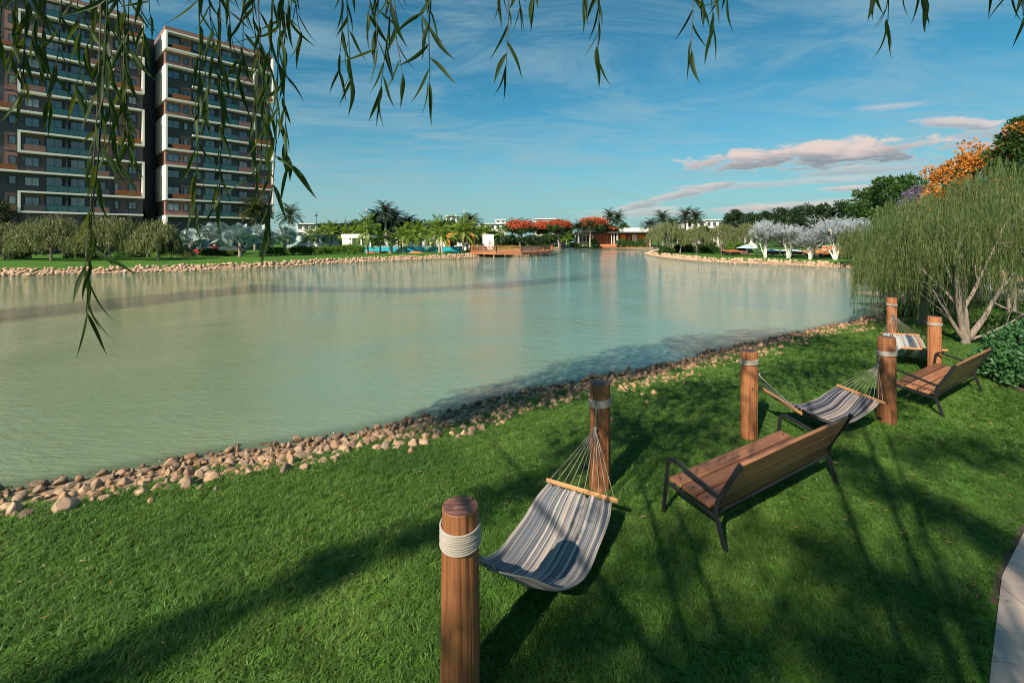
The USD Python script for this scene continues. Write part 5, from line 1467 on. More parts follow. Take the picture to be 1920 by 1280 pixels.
def make_bench(label, x, y, rot, back_boards=3):
    z0 = gz(x + 0.5, y + 0.9)
    t = thing('garden_bench', label, 'bench', (x, y, z0), rot, 1.0, 'slatted timber benches on the lawn')
    L = 2.05
    # seat: three boards that slope back, each with a joint between
    a, b = np.array([0, 0.63, 0.385]), np.array([0, 0.17, 0.325])
    d = norm(b - a); n = norm(np.cross([1, 0, 0], d)); n = n * np.sign(n[2])
    ln = np.linalg.norm(b - a)
    gap = 0.016
    w = (ln - 2 * gap) / 3
    for k in range(3):
        c = a + d * (w / 2 + k * (w + gap)) + np.array([L / 2, 0, 0])
        MB().obox(c, (L / 2 + 0.02, 0, 0), tuple(-d * w / 2), tuple(n * 0.018), 0.005).build('seat_board', 'bench_wood', t)
    a, b = np.array([0, 0.125, 0.315]), np.array([0, -0.125, 0.83])
    d = norm(b - a); n = norm(np.cross(d, [1, 0, 0])); n = n * np.sign(n[1])
    ln = np.linalg.norm(b - a)
    w = (ln - 2 * 0.010) / 3
    for k in range(3):
        c = a + d * (w / 2 + k * (w + 0.010)) + np.array([L / 2, 0, 0]) + n * 0.010
        MB().obox(c, (L / 2 - 0.005, 0, 0), tuple(-n * 0.016), tuple(d * w / 2), 0.005).build('back_board', 'bench_wood', t)
    for s, x0 in ((0, -0.035), (1, L + 0.035)):
        rear = rounded([(x0, -0.02, -0.05), (x0, 0.10, 0.30), (x0, 0.085, 0.42), (x0, -0.14, 0.855)], 0.10)
        flat_bar(rear, 0.021, 0.010, (1, 0, 0), 'rear_leg', t)
        front = rounded([(x0, 0.70, -0.05), (x0, 0.63, 0.58), (x0, 0.575, 0.605), (x0, 0.06, 0.475)], 0.05)
        flat_bar(front, 0.018, 0.010, (1, 0, 0), 'front_leg_and_arm', t)
        flat_bar(np.array([(x0, 0.655, 0.345), (x0, 0.40, 0.312), (x0, 0.11, 0.272)]), 0.016, 0.010, (1, 0, 0), 'seat_bearer', t)
        xb = x0 + (0.16 if s == 0 else -0.16)
        flat_bar(np.array([(xb, 0.63, 0.353), (xb, 0.40, 0.322), (xb, 0.15, 0.288)]), 0.012, 0.02, (1, 0, 0), 'seat_batten', t)
    MB().tube([(-0.03, 0.12, 0.285), (L / 2, 0.12, 0.285), (L + 0.03, 0.12, 0.285)], 0.013, 8).build('cross_rail', 'black_steel', t, smooth=True)
    MB().tube([(-0.03, 0.60, 0.325), (L / 2, 0.60, 0.325), (L + 0.03, 0.60, 0.325)], 0.013, 8).build('cross_rail', 'black_steel', t, smooth=True)
    bolts = MB()
    for x0 in (0.05, L - 0.05):
        for yy, zz in ((0.55, 0.397), (0.40, 0.378), (0.25, 0.359)):
            bolts.box((x0 - 0.009, yy - 0.009, zz), (x0 + 0.009, yy + 0.009, zz + 0.005))
    bolts.build('seat_bolts', 'black_steel', t)
    return t


def flat_bar(p, half_w, half_t, across, name, parent):
    """Steel bar swept along p: half_t along `across`, half_w in the plane of the sweep, with eased edges."""
    p = np.asarray(p, float)
    ac = norm(across)
    tg = norm(np.gradient(p, axis=0))
    nn = norm(np.cross(tg, ac))
    e = 0.003
    prof = [(-half_t, -half_w + e), (-half_t, half_w - e), (-half_t + e, half_w), (half_t - e, half_w), (half_t, half_w - e), (half_t, -half_w + e), (half_t - e, -half_w), (-half_t + e, -half_w)]
    v = np.array([[q + ac * s + m * t for s, t in prof] for q, m in zip(p, nn)]).reshape(-1, 3)
    k, i = 8, np.arange(8); j = (i + 1) % 8
    f = np.vstack([np.stack([r * k + i, r * k + j, (r + 1) * k + j, (r + 1) * k + i], 1) for r in range(len(p) - 1)])
    f = np.vstack([f[:, [0, 1, 2]], f[:, [0, 2, 3]], [[0, q, q + 1] for q in range(1, 7)], [[(len(p) - 1) * k, (len(p) - 1) * k + q + 1, (len(p) - 1) * k + q] for q in range(1, 7)]])
    m = trimesh.Trimesh(v, f, process=False)
    m.fix_normals()
    return obj(name, (np.array(m.vertices), np.array(m.faces)), 'black_steel', parent, smooth=35)


BROT = math.atan2(1.075, 1.75)
make_bench('near bench, brown boards on black steel, right of the nearest hammock', 1.95, 4.04, BROT)
make_bench('far bench beside the leafy green shrub, in front of a post', 6.83, 7.08, math.atan2(1.09, 1.73))

# stone path entering at the lower right corner
EDGE = np.array([(-0.3, -2.0), (0.75, 0.0), (1.55, 1.15), (2.25, 2.06), (3.06, 2.87), (4.09, 3.74), (4.93, 4.31), (6.2, 5.02), (8.0, 5.7), (11, 6.4), (15, 6.9)])
OUT = np.array([(2.2, -2.5), (3.2, -0.6), (4.2, 0.7), (5.2, 1.6), (6.6, 2.4), (8.6, 3.1), (11.5, 3.8), (15, 4.3)])
PATH = Polygon(np.vstack([EDGE, OUT[::-1]]))
PATH_Z = 0.53
path = UsdGeom.Xform.Define(stage, '/World/path').GetPrim()
tag(path, 'curving path of pinkish grey stone slabs', None, None, 'structure')


def slab(poly, z0, z1):
    m = trimesh.util.concatenate([trimesh.creation.extrude_polygon(g, z1 - z0, engine='earcut') for g in getattr(poly, 'geoms', [poly])])
    v = np.array(m.vertices); v[:, 2] += z0
    return v, np.array(m.faces)


m_stonepave = mat('paving', {'g': ('geometry', {}), 'oi': ('object_info', {}), 'n': ('noise_texture', {'scale': 2.2, 'detail': 6.0, 'roughness': 0.6}), 'n2': ('noise_texture', {'scale': 70.0, 'detail': 3.0}),
    'r': ('rgb_ramp', {'ramp': [(0.3, (0.26, 0.205, 0.185)), (0.5, (0.34, 0.275, 0.245)), (0.72, (0.40, 0.335, 0.30))]}), 'h': ('hsv', {'fac': 1.0}), 'hv': ('map_range', {'to_min': 0.85, 'to_max': 1.12}),
    'b': ('bump', {'strength': 0.25, 'distance': 0.004}), 'p': ('principled_bsdf', {'roughness': 0.7})},
    [('g.position', 'n.vector'), ('g.position', 'n2.vector'), ('n.fac', 'r.fac'), ('oi.random', 'hv.value'), ('hv.result', 'h.value'), ('r.color', 'h.color'), ('h.color', 'p.base_color'), ('n2.fac', 'b.height'), ('b.normal', 'p.normal')], 'p.BSDF')
obj('bedding', slab(PATH.buffer(-0.01), PATH_Z - 0.10, PATH_Z - 0.014), m_plain('grout', (0.42, 0.36, 0.32), 0.9), path)
_th = math.radians(-8)
_c, _s = math.cos(_th), math.sin(_th)
_rng = np.random.default_rng(4)
for r_ in range(-16, 34):
    off = (r_ % 2) * 0.31 + _rng.uniform(-0.05, 0.05)
    for q_ in range(-8, 24):
        x0, y0 = q_ * 0.62 + off, r_ * 0.262
        rect = [(x0 + 0.004, y0 + 0.004), (x0 + 0.616, y0 + 0.004), (x0 + 0.616, y0 + 0.258), (x0 + 0.004, y0 + 0.258)]
        g_ = Polygon([(_c * a - _s * b, _s * a + _c * b) for a, b in rect]).intersection(PATH)
        if g_.is_empty or g_.area < 0.0004:
            continue
        cx_, cy_ = g_.centroid.x, g_.centroid.y
        if cx_ > 6.5 or cy_ < 1.2:
            continue
        obj('paving_stone', slab(g_, PATH_Z - 0.05, PATH_Z - 0.004 + _rng.uniform(0, 0.004)), m_stonepave, path)
obj('paving_rest', slab(PATH.intersection(sbox(6.3, 0, 16, 8)).buffer(-0.01), PATH_Z - 0.05, PATH_Z - 0.005), m_stonepave, path)
obj('edging', slab(LineString(EDGE).buffer(0.022, cap_style='flat'), PATH_Z - 0.14, PATH_Z - 0.035), 'dark_void', path)  # black strip standing in for the shade beside the paving
TRENCH = LineString(EDGE).buffer(0.09)
obj('soil_gap', slab(LineString(EDGE).buffer(0.05, cap_style='flat').difference(PATH), PATH_Z - 0.20, PATH_Z - 0.022), 'soil', path)  # dark soil-coloured strip in place of the shadow along the path edge


# ------------------------------------------------------------------ boulders along the near shore
def stone_shapes(n, sub, seed):
    rng = np.random.default_rng(seed)
    base = trimesh.creation.icosphere(sub, 1.0)
    bv, bf = np.array(base.vertices), np.array(base.faces)
    out = []
    for k in range(n):
        v = bv.copy()
        for _ in range(rng.integers(5, 10)):          # flattened faces, as worn rubble has
            d = norm(rng.normal(size=3)); c = rng.uniform(0.62, 0.9)
            h = v @ d
            v = v - np.maximum(h - c, 0)[:, None] * d * 0.82
        if k % 3 == 0:
            v[:, :2] *= (1 - 0.38 * sm(v[:, 2], -0.2, 1.0))[:, None]   # some taper to a blunt point
        v *= 1 + 0.16 * (meshkit.fbm(bv * 1.6 + k * 7, 3, k) - 0.5)[:, None]
        sc = np.array([rng.uniform(0.85, 1.25), rng.uniform(0.7, 1.0), rng.uniform(0.55, 0.85) if k % 3 else rng.uniform(0.9, 1.25)])
        out.append(v * sc)
    return out, bf


def rotz(v, a):
    c, s = math.cos(a), math.sin(a)
    return v @ np.array([[c, s, 0], [-s, c, 0], [0, 0, 1]])


rs = np.random.default_rng(21)
big, bigf = stone_shapes(16, 3, 1)
mid_, midf = stone_shapes(16, 2, 2)
cand = []
xs = rs.uniform(-24, 27, 150000); ys = rs.uniform(-4, 30, 150000)
s_ = shore(xs, ys)
zz_ = ground_z(xs, ys, s_)
clump = meshkit.fbm(np.stack([xs * 1.3, ys * 1.3, 0 * xs], -1), 2, 31)
ok = (s_ > -0.55) & (s_ < 1.52 + (clump - 0.5) * 0.9) & (rs.uniform(size=len(xs)) < np.where(s_ < 0, 0.55 + s_, 1.0)) & (ys - 0.25 * np.maximum(xs, 0) < 26)
cell = {}
for x, y, s, z in zip(xs[ok], ys[ok], s_[ok], zz_[ok]):
    dist = math.hypot(x, y)
    nearness = np.clip((9.0 - dist) / 4.0, 0, 1)
    r = 0.038 + 0.075 * rs.beta(1.3, 2.9) + 0.035 * nearness * rs.uniform(0.2, 1) * (1 if s > 0.6 else 0.6)
    g = (int(x / 0.4), int(y / 0.4))
    close = [q for a in (-1, 0, 1) for b in (-1, 0, 1) for q in cell.get((g[0] + a, g[1] + b), [])]
    if any((q[0] - x) ** 2 + (q[1] - y) ** 2 < (0.66 * (q[2] + r)) ** 2 for q in close):
        continue
    q = (x, y, r, z + r * rs.uniform(0.05, 0.42) - (0.03 if s < 0 else 0))
    cell.setdefault(g, []).append(q)
    cand.append(q)
cand = np.array(cand)
# stones seen singly in the photograph: pixel, radius, label
named = [(122, 958, 0.155, 1.25, 'large upright stone on the grass edge near the left corner'), (283, 942, 0.062, 1.2, 'small stone lying alone on the lawn, apart from the rest'),
         (28, 962, 0.14, 1.0, 'big rounded stone nearest the left edge of the photo'), (350, 915, 0.125, 1.2, 'tall split stone at the grass edge, beside two small round ones'),
         (535, 885, 0.125, 1.0, 'broad pointed stone at the grass edge, first of a near pair'), (572, 880, 0.10, 1.05, 'slim pointed stone at the grass edge, second of a near pair'),
         (375, 917, 0.055, 1.1, 'small round stone on the grass beside the tall split stone'), (405, 919, 0.048, 1.1, 'outermost small round stone on the grass by the tall split stone'),
         (772, 848, 0.10, 0.8, 'lone broken stone on the lawn edge, above the darker strip of grass'),
         (970, 752, 0.13, 1.35, 'egg shaped stone standing tall at the waterline'), (1318, 692, 0.055, 1.0, 'pale stone highest of the loose ones on the lawn')]
keep = np.ones(len(cand), bool)
for k, (px, py, r, tall, label) in enumerate(named):
    z = 0.3
    for _ in range(12):
        d = (EYE_H - z) * FPX / (py - HORIZON)
        p = np.array([(px - 960) / FPX * d, d])
        z = gz(p[0], p[1])
    keep &= (np.hypot(cand[:, 0] - p[0], cand[:, 1] - p[1]) > 0.8 * (r + cand[:, 2]))
    r *= 0.70
    v = rotz(big[(k * 3) % 15] * r * [1, 1, 0.95 * tall], rs.uniform(0, 6))
    o = obj('stone', (v - [0, 0, 0], bigf), 'stone', smooth=45)
    UsdGeom.Xformable(o).AddTranslateOp().Set(Gf.Vec3d(p[0], p[1], z + r * 0.45 * tall))
    tag(o, label, 'stone', None)
cand = cand[keep]
# a few more pale ones scattered on the lawn behind the second post, and some standing in the shallows
extra = [(1300, 700), (1290, 706), (1313, 707), (1270, 716), (1282, 722), (1310, 690), (1205, 742), (1226, 740), (1212, 757), (1145, 790)]
ex = []
for px, py in extra:
    z = 0.35
    for _ in range(10):
        d = (EYE_H - z) * FPX / (py - HORIZON); p = ((px - 960) / FPX * d, d); z = gz(*p)
    ex.append((p[0], p[1], rs.uniform(0.045, 0.07), z + 0.03))
for px, py in [(1032, 738), (1042, 733), (1055, 726), (1068, 729), (1112, 708), (1133, 706), (1145, 700), (1178, 692), (770, 792), (795, 780), (880, 775), (912, 765)]:
    d = EYE_H * FPX / (py - HORIZON)
    ex.append(((px - 960) / FPX * d, d, rs.uniform(0.05, 0.085), 0.03))
cand = np.vstack([cand, ex])
seen = (cand[:, 1] > 0.5) & (np.abs(cand[:, 0]) < cand[:, 1] * 1.14)
size = np.where(seen, cand[:, 2] / np.maximum(cand[:, 1], 0.1), 0)
order = np.argsort(-size)
lone = set(order[:289].tolist())
rest_v, rest_f, nv = [], [], 0
for k, (x, y, r, z) in enumerate(cand):
    a = rs.uniform(0, 6.28)
    if k in lone:
        o = obj('stone', (rotz(big[k % 16] * r, a), bigf), 'stone', smooth=45)
        UsdGeom.Xformable(o).AddTranslateOp().Set(Gf.Vec3d(x, y, z))
        ss, pxx = shore([x], [y])[0], 960 + x / y * FPX
        row = 'water row' if ss < 0.35 else 'middle row' if ss < 1.0 else 'lawn row'
        part = ('at the left end' if pxx < 200 else 'below the block' if pxx < 430 else 'left of the lone stone' if pxx < 770 else 'left of the second post' if pxx < 1105 else 'right of the second post')
        tag(o, f'tan stone in the {row} of the near edging, {part}', 'stone', f'stones of the near shore edging, {row}, {part}')
    else:
        v = rotz(mid_[k % 16] * r, a) + [x, y, z]
        rest_v.append(v); rest_f.append(midf + nv); nv += len(v)
o = obj('shore_stones', (np.vstack(rest_v), np.vstack(rest_f)), 'stone', smooth=50)
tag(o, 'smaller and farther tan stones filling the rough edging of the near shore', 'stones', None, 'stuff')
# pebbles between them
sel = rs.choice(np.flatnonzero(ok), 9000)
tiny, tinyf = stone_shapes(10, 1, 5)
pv = np.vstack([rotz(tiny[i % 10] * rs.uniform(0.015, 0.04), rs.uniform(0, 6)) + [xs[j], ys[j], zz_[j] + 0.01] for i, j in enumerate(sel)])
pf = np.vstack([tinyf + i * len(tiny[0]) for i in range(len(sel))])
o = obj('pebbles', (pv, pf), 'stone')
tag(o, 'small pebbles lying between the near shore stones', 'pebbles', None, 'stuff')

# rubble edging of the opposite bank
bx = np.concatenate([rs.uniform(-80, 60, 160000)]); by = rs.uniform(22, 150, 160000)
bs = shore(bx, by)
bz = ground_z(bx, by, bs)
ok2 = (bs > -0.35) & (bs < 1.45) & (by - 0.25 * np.maximum(bx, 0) > 27) & ~((by > 105) & (bx > 5)) & (np.abs(bx) < by * 1.25)
bx, by, bz = bx[ok2], by[ok2], bz[ok2]
pick = rs.permutation(len(bx))[:5200]
bx, by, bz = bx[pick], by[pick], bz[pick]
far, farf = stone_shapes(12, 1, 8)
fv = np.vstack([rotz(far[i % 12] * rs.uniform(0.11, 0.24), rs.uniform(0, 6)) + [x, y, z + 0.06] for i, (x, y, z) in enumerate(zip(bx, by, bz))])
ff = np.vstack([farf + i * len(far[0]) for i in range(len(bx))])
o = obj('far_shore_stones', (fv, ff), 'far_stone')
tag(o, 'band of sandy orange rubble lining the opposite banks of the lake', 'stones', None, 'stuff')


# ------------------------------------------------------------------ lawn blades
def blade_patch(seed, size, n, h0, h1, width):
    rng = np.random.default_rng(seed)
    # blades grow in small tufts that lean together
    tc = rng.uniform(-size / 2, size / 2, (max(4, n // 14), 2)); tl = rng.normal(size=(len(tc), 2)) * 0.75
    k = rng.integers(0, len(tc), n)
    p = tc[k] + rng.normal(size=(n, 2)) * 0.016
    h = rng.uniform(h0, h1, n)
    lean = tl[k] + rng.normal(size=(n, 2)) * 0.6
    a = rng.uniform(0, 2 * PI, n)
    sx = np.stack([np.cos(a), np.sin(a), 0 * a], -1) * (width * rng.uniform(0.7, 1.3, n) / 2)[:, None]
    b = np.concatenate([p, np.full((n, 1), -0.006)], 1)
    l3 = np.concatenate([lean, np.zeros((n, 1))], 1)
    up = np.array([0, 0, 1.0])
    m1 = b + up * (h * 0.55)[:, None] + l3 * (h * 0.30)[:, None]
    tp = b + up * (h * 0.80)[:, None] + l3 * (h * 0.95)[:, None]
    v = np.stack([b - sx, b + sx, m1 + sx * 0.8, m1 - sx * 0.8, tp], 1).reshape(-1, 3)
    i = np.arange(n)[:, None] * 5
    return v, np.vstack([i + [0, 1, 2], i + [0, 2, 3], i + [3, 2, 4]])


rg = np.random.default_rng(77)
grass = UsdGeom.PointInstancer.Define(stage, '/World/lawn_grass')
tag(grass, 'thick green lawn of fine blades on the near shore', 'grass', None, 'stuff')
protos = []
for k in range(6):
    protos.append(obj('grass_tuft', blade_patch(100 + k, 0.36, 440, 0.016, 0.050, 0.0088), 'grass_blade', '/World/lawn_grass', smooth=False))
for k in range(2):
    protos.append(obj('grass_tuft', blade_patch(200 + k, 0.60, 640, 0.022, 0.064, 0.0115), 'grass_blade', '/World/lawn_grass', smooth=False))
grass.CreatePrototypesRel().SetTargets([p.GetPath() for p in protos])
pts = []
for (lo, hi, step, kinds) in ((0, 8.5, 0.17, (0, 6)), (8.5, 30, 0.32, (6, 8))):
    g = np.arange(-16, 34, step)
    X, Y = np.meshgrid(g, np.arange(0.6, 30, step))
    X, Y = X.ravel() + rg.uniform(-step, step, X.size) * 0.5, Y.ravel() + rg.uniform(-step, step, X.size) * 0.5
    D = np.hypot(X, Y)
    S_ = shore(X, Y)
    k = (D >= lo) & (D < hi) & (S_ > 1.16 + (rg.uniform(size=X.size) - 0.5) * 0.3 - 0.55 * (rg.uniform(size=X.size) < 0.10)) & (np.abs(X) < Y * 1.4 + 2.2)
    k &= ~shapely.contains_xy(PATH.buffer(0.10), X, Y)
    X, Y, S_ = X[k], Y[k], S_[k]
    pts.append((X, Y, ground_z(X, Y, S_), rg.integers(kinds[0], kinds[1], len(X))))
X, Y, Z, K = (np.concatenate(q) for q in zip(*pts))
near_path = shapely.contains_xy(PATH.buffer(0.20), X, Y)
X, Y, Z, K = X[~near_path], Y[~near_path], Z[~near_path], K[~near_path]
# a tight row of tufts along the path's edge
ln = LineString(EDGE)
for dd in (0.035, 0.09, 0.15, 0.21):
    off = ln.parallel_offset(dd + 0.075, 'left')
    for s in np.arange(0, off.length, 0.12):
        q = off.interpolate(s)
        if q.y > 0.8 and q.x < 9:
            X, Y, Z, K = np.append(X, q.x), np.append(Y, q.y), np.append(Z, gz(q.x, q.y)), np.append(K, rg.integers(8, 11))
for k in range(3):
    protos.append(obj('grass_tuft', blade_patch(300 + k, 0.13, 110, 0.030, 0.065, 0.0065), 'grass_blade', '/World/lawn_grass', smooth=False))
grass.GetPrototypesRel().SetTargets([p.GetPath() for p in protos])
A_ = rg.uniform(0, 2 * PI, len(X))
S2 = rg.uniform(0.8, 1.2, len(X)) * (0.95 + 0.3 * meshkit.fbm(np.stack([X * 0.5, Y * 0.5, 0 * X], -1), 3, 4))
grass.CreatePositionsAttr(Vt.Vec3fArray.FromNumpy(np.stack([X, Y, Z], 1).astype(np.float32)))
grass.CreateProtoIndicesAttr(Vt.IntArray.FromNumpy(K.astype(np.int32)))
grass.CreateOrientationsAttr(Vt.QuathArray([Gf.Quath(float(math.cos(a / 2)), 0, 0, float(math.sin(a / 2))) for a in A_]))
grass.CreateScalesAttr(Vt.Vec3fArray.FromNumpy(np.stack([np.ones_like(S2), np.ones_like(S2), S2], 1).astype(np.float32)))
print('grass tufts', len(X))

# willow leaves and clippings fallen on the lawn
lx, ly = rg.uniform(-9, 14, 2600), rg.uniform(1.5, 15, 2600)
lk = (shore(lx, ly) > 1.3) & ~shapely.contains_xy(PATH.buffer(0.05), lx, ly) & (meshkit.fbm(np.stack([lx * 0.6, ly * 0.6, 0 * lx], -1), 2, 8) > 0.47)
lx, ly = lx[lk], ly[lk]
lb = np.stack([lx, ly, ground_z(lx, ly) + rg.uniform(0.025, 0.05, len(lx))], -1)
ld = rg.normal(size=lb.shape) * [1, 1, 0.18]
o = obj('fallen_leaves', diamonds(lb, ld, rg.uniform(0.04, 0.085, len(lx)), rg.uniform(0.007, 0.014, len(lx)), rg), 'leaf_fallen')
tag(o, 'straw coloured fallen leaves strewn over the near lawn', 'fallen leaves', None, 'stuff')


# ------------------------------------------------------------------ weeping willows at the right
def willow(label, loc, height, width, seed, n=1500, trunk_h=1.0, L=0.13, W=0.016, leaf='leaf_willow', hang=(0.5, 2.2), name='weeping_willow', n_main=7, r0=0.15, sp=0.045, low_cut=0.25, lean_x=0.0, fork=None, bare=0.0):
    rng = np.random.default_rng(seed)
    t = thing(name, label, 'willow tree', loc)
    mb, tips = limbs(rng, height * 0.92, trunk_h, r0, n_main, width * 0.33, 4, 0.4, up=0.35)
    if fork:
        for (dx, dy, dz, ln, rr) in fork:
            p = limb_path((0, 0, 0.05), (dx, dy, dz), ln, rng, 0.22, 0.2, 9)
            mb.tube(p, np.linspace(rr, rr * 0.2, len(p)), 8)
            for q in range(2):
                i = int(rng.integers(3, 9))
                p2 = limb_path(p[i], norm(norm(p[i] - p[i - 1]) + rng.normal(size=3) * 0.6), ln * rng.uniform(0.25, 0.5), rng, 0.35, 0.15, 6)
                mb.tube(p2, np.linspace(rr * 0.35, 0.006, len(p2)), 5)
    mb.build('trunk', 'bark_pale', t, smooth=True)
    # foliage falls in fountains from the ends of the branches
    nc = max(20, n // 17)
    d = norm(rng.normal(size=(nc, 3))); d[:, 2] = np.abs(d[:, 2])
    lump = 0.58 + 0.80 * meshkit.fbm(d * 2.2 + seed, 3, seed)
    r = rng.uniform(0.25, 1.0, nc) ** 0.45 * lump
    hub = d * r[:, None] * [width / 2, width / 2, height * 0.50] + [lean_x, 0, height * 0.47]
    k = np.repeat(np.arange(nc), 17)
    a = rng.uniform(0, 2 * PI, len(k))
    ro_ = np.stack([np.cos(a), np.sin(a), 0 * a], -1)
    spread_ = width * 0.075 * rng.uniform(0.1, 1.0, len(k)) ** 0.6
    c = hub[k] + ro_ * spread_[:, None]
    c[:, 2] -= spread_ ** 2 * 0.9 / (width * 0.075)
    outs = norm(ro_ * 0.7 + d[k] * [1, 1, 0])
    lc = rng.uniform(*hang, nc)
    ln = lc[k] * rng.uniform(0.55, 1.15, len(k))
    ln = np.minimum(ln, np.maximum(c[:, 2] - low_cut * rng.uniform(0.7, 2.6, len(k)), 0.2))
    v, f = strands(rng, c, outs, ln, sp, L, W, 0.10, 0.15)
    obj('crown', (v, f), leaf, t)
    return settle(t, height)


WTR = 'weeping willow '
willow(WTR + 'with forked pale trunk, nearest on the right, beside the leafy shrub', (12.15, 12.0, gz(12.15, 12.0)), 4.7, 4.4, 401, n=1700, trunk_h=0.9, r0=0.09, n_main=3, hang=(0.7, 2.3), L=0.15, W=0.0125, low_cut=1.25, lean_x=0.35,
       fork=[(0.50, -0.1, 0.95, 2.2, 0.085), (-0.65, 0.1, 0.75, 1.8, 0.05), (-0.12, -0.1, 1.0, 2.9, 0.10), (0.12, 0.1, 1.0, 2.8, 0.06), (0.9, -0.2, 0.45, 2.2, 0.035), (-0.85, -0.1, 0.6, 1.7, 0.03)])
willow(WTR + 'leaning over the water, its curtain behind the farthest post', (14.35, 15.6, gz(14.35, 15.6)), 4.35, 3.5, 402, n=1500, trunk_h=1.3, hang=(1.0, 2.8), L=0.17, W=0.015, sp=0.055, low_cut=0.35, lean_x=-0.1)
willow(WTR + 'at the right edge of the photo, behind the nearest one', (19.0, 17.0, gz(19.0, 17.0)), 5.7, 5.6, 403, n=1500, trunk_h=1.6, hang=(1.0, 3.0), L=0.19, W=0.018, sp=0.06, low_cut=0.4)
willow(WTR + 'with the tall narrow crown, under the golden tree', (21.9, 24.0, gz(21.9, 24.0)), 5.9, 4.6, 404, n=1300, trunk_h=1.8, hang=(0.9, 2.8), L=0.22, W=0.032, sp=0.08, low_cut=0.4)
willow(WTR + 'in the middle distance on the lake bend, left of the taller ones', (26.2, 31.0, gz(26.2, 31.0)), 5.4, 4.4, 407, n=900, trunk_h=1.5, hang=(0.9, 2.8), L=0.24, W=0.036, sp=0.09, low_cut=0.4)
willow(WTR + 'far off on the peninsula, right of the orange tent', (36.9, 47.6, gz(36.9, 47.6)), 4.9, 3.6, 405, n=800, trunk_h=1.2, hang=(0.8, 2.6), L=0.26, W=0.042, sp=0.12, low_cut=0.3)
round_tree('golden flowering tree above the weeping willows', (31.0, 30.0, gz(31.0, 30.0)), 10.0, 5.6, 411, name='golden_tree', nc=110, per=130, L=0.20, W=0.12, low=0.25, flat=0.8, parts=gold_parts, trunk='bark_pale')
round_tree('golden flowering tree, lower and thinner, left of the large golden one', (27.0, 28.5, gz(27.0, 28.5)), 6.6, 2.2, 412, name='golden_tree', nc=50, per=90, L=0.20, W=0.12, low=0.35, flat=0.8, parts=gold_parts, trunk='bark_pale')
round_tree('tall green tree with orange flowers at the right edge of the photo', (29.3, 25.0, gz(29.3, 25.0)), 10.2, 4.2, 413, 'leaf_green', name='flowering_tree', nc=110, per=120, L=0.20, W=0.13, low=0.2,
           parts=lambda c, d, rng: [('blossom', 'leaf_gold', s := rng.uniform(size=len(c)) < 0.22), ('foliage', 'leaf_green', ~s)])
round_tree('violet grey flowering tree between the dark tree and the golden one', (34.6, 38.0, gz(34.6, 38.0)), 9.3, 3.6, 414, 'leaf_violet', name='violet_tree', nc=80, per=110, L=0.22, W=0.1, low=0.3, trunk='bark_pale')
bush('leafy green shrub at the right edge, beside the far bench', (10.05, 8.65, gz(10.05, 8.65)), 1.55, 1.5, 1.12, 421, 'leaf_bush', per=120, L=0.10, W=0.055, dens=26)
bush('low spreading shrub at the foot of the leafy green shrub', (9.95, 7.85, gz(9.95, 7.85)), 1.4, 0.9, 0.42, 422, 'leaf_bush', per=80, L=0.085, W=0.04, dens=26, name='low_shrub')
bush('low green shrub behind the willow trunk at the right edge', (13.7, 12.4, gz(13.7, 12.4)), 2.4, 1.6, 0.8, 423, 'leaf_green', per=80, L=0.10, W=0.05, dens=14)
bush('low shrub bed left of the willow trunk, before the boardwalk', (16.2, 17.6, gz(16.2, 17.6)), 3.0, 1.4, 0.55, 424, 'leaf_green', per=80, L=0.12, W=0.06, dens=9)
obj_bed = obj('planting_bed', slab(Polygon(chaikin([(9.35, 7.7), (9.9, 7.35), (11.5, 7.4), (12.0, 9.0), (11.0, 9.8), (9.7, 9.4), (9.3, 8.5)], 2)), 0.40, gz(9.5, 8.3) + 0.035), 'soil')
tag(obj_bed, 'bare mulch of the shrub bed at the right edge', None, None, 'structure')

# ------------------------------------------------------------------ the willow overhead, rooted behind the camera
ov = thing('overhanging_willow', 'willow overhead whose hanging twigs fringe the top of the photo', 'willow tree')
TR = np.array([-1.6, -4.2]); tz = gz(*TR)
ro = np.random.default_rng(500)
wood = MB()
trunk = limb_path((TR[0], TR[1], tz - 0.2), (0.05, 0.06, 1), 4.4, ro, 0.10, 0, 8)
wood.tube(trunk, np.linspace(0.36, 0.26, len(trunk)), 12)
ground_pt = lambda x, y: (lambda d: np.array([(x - 960) / FPX * d, d, 0.4]))((EYE_H - 0.4) * FPX / (y - HORIZON))
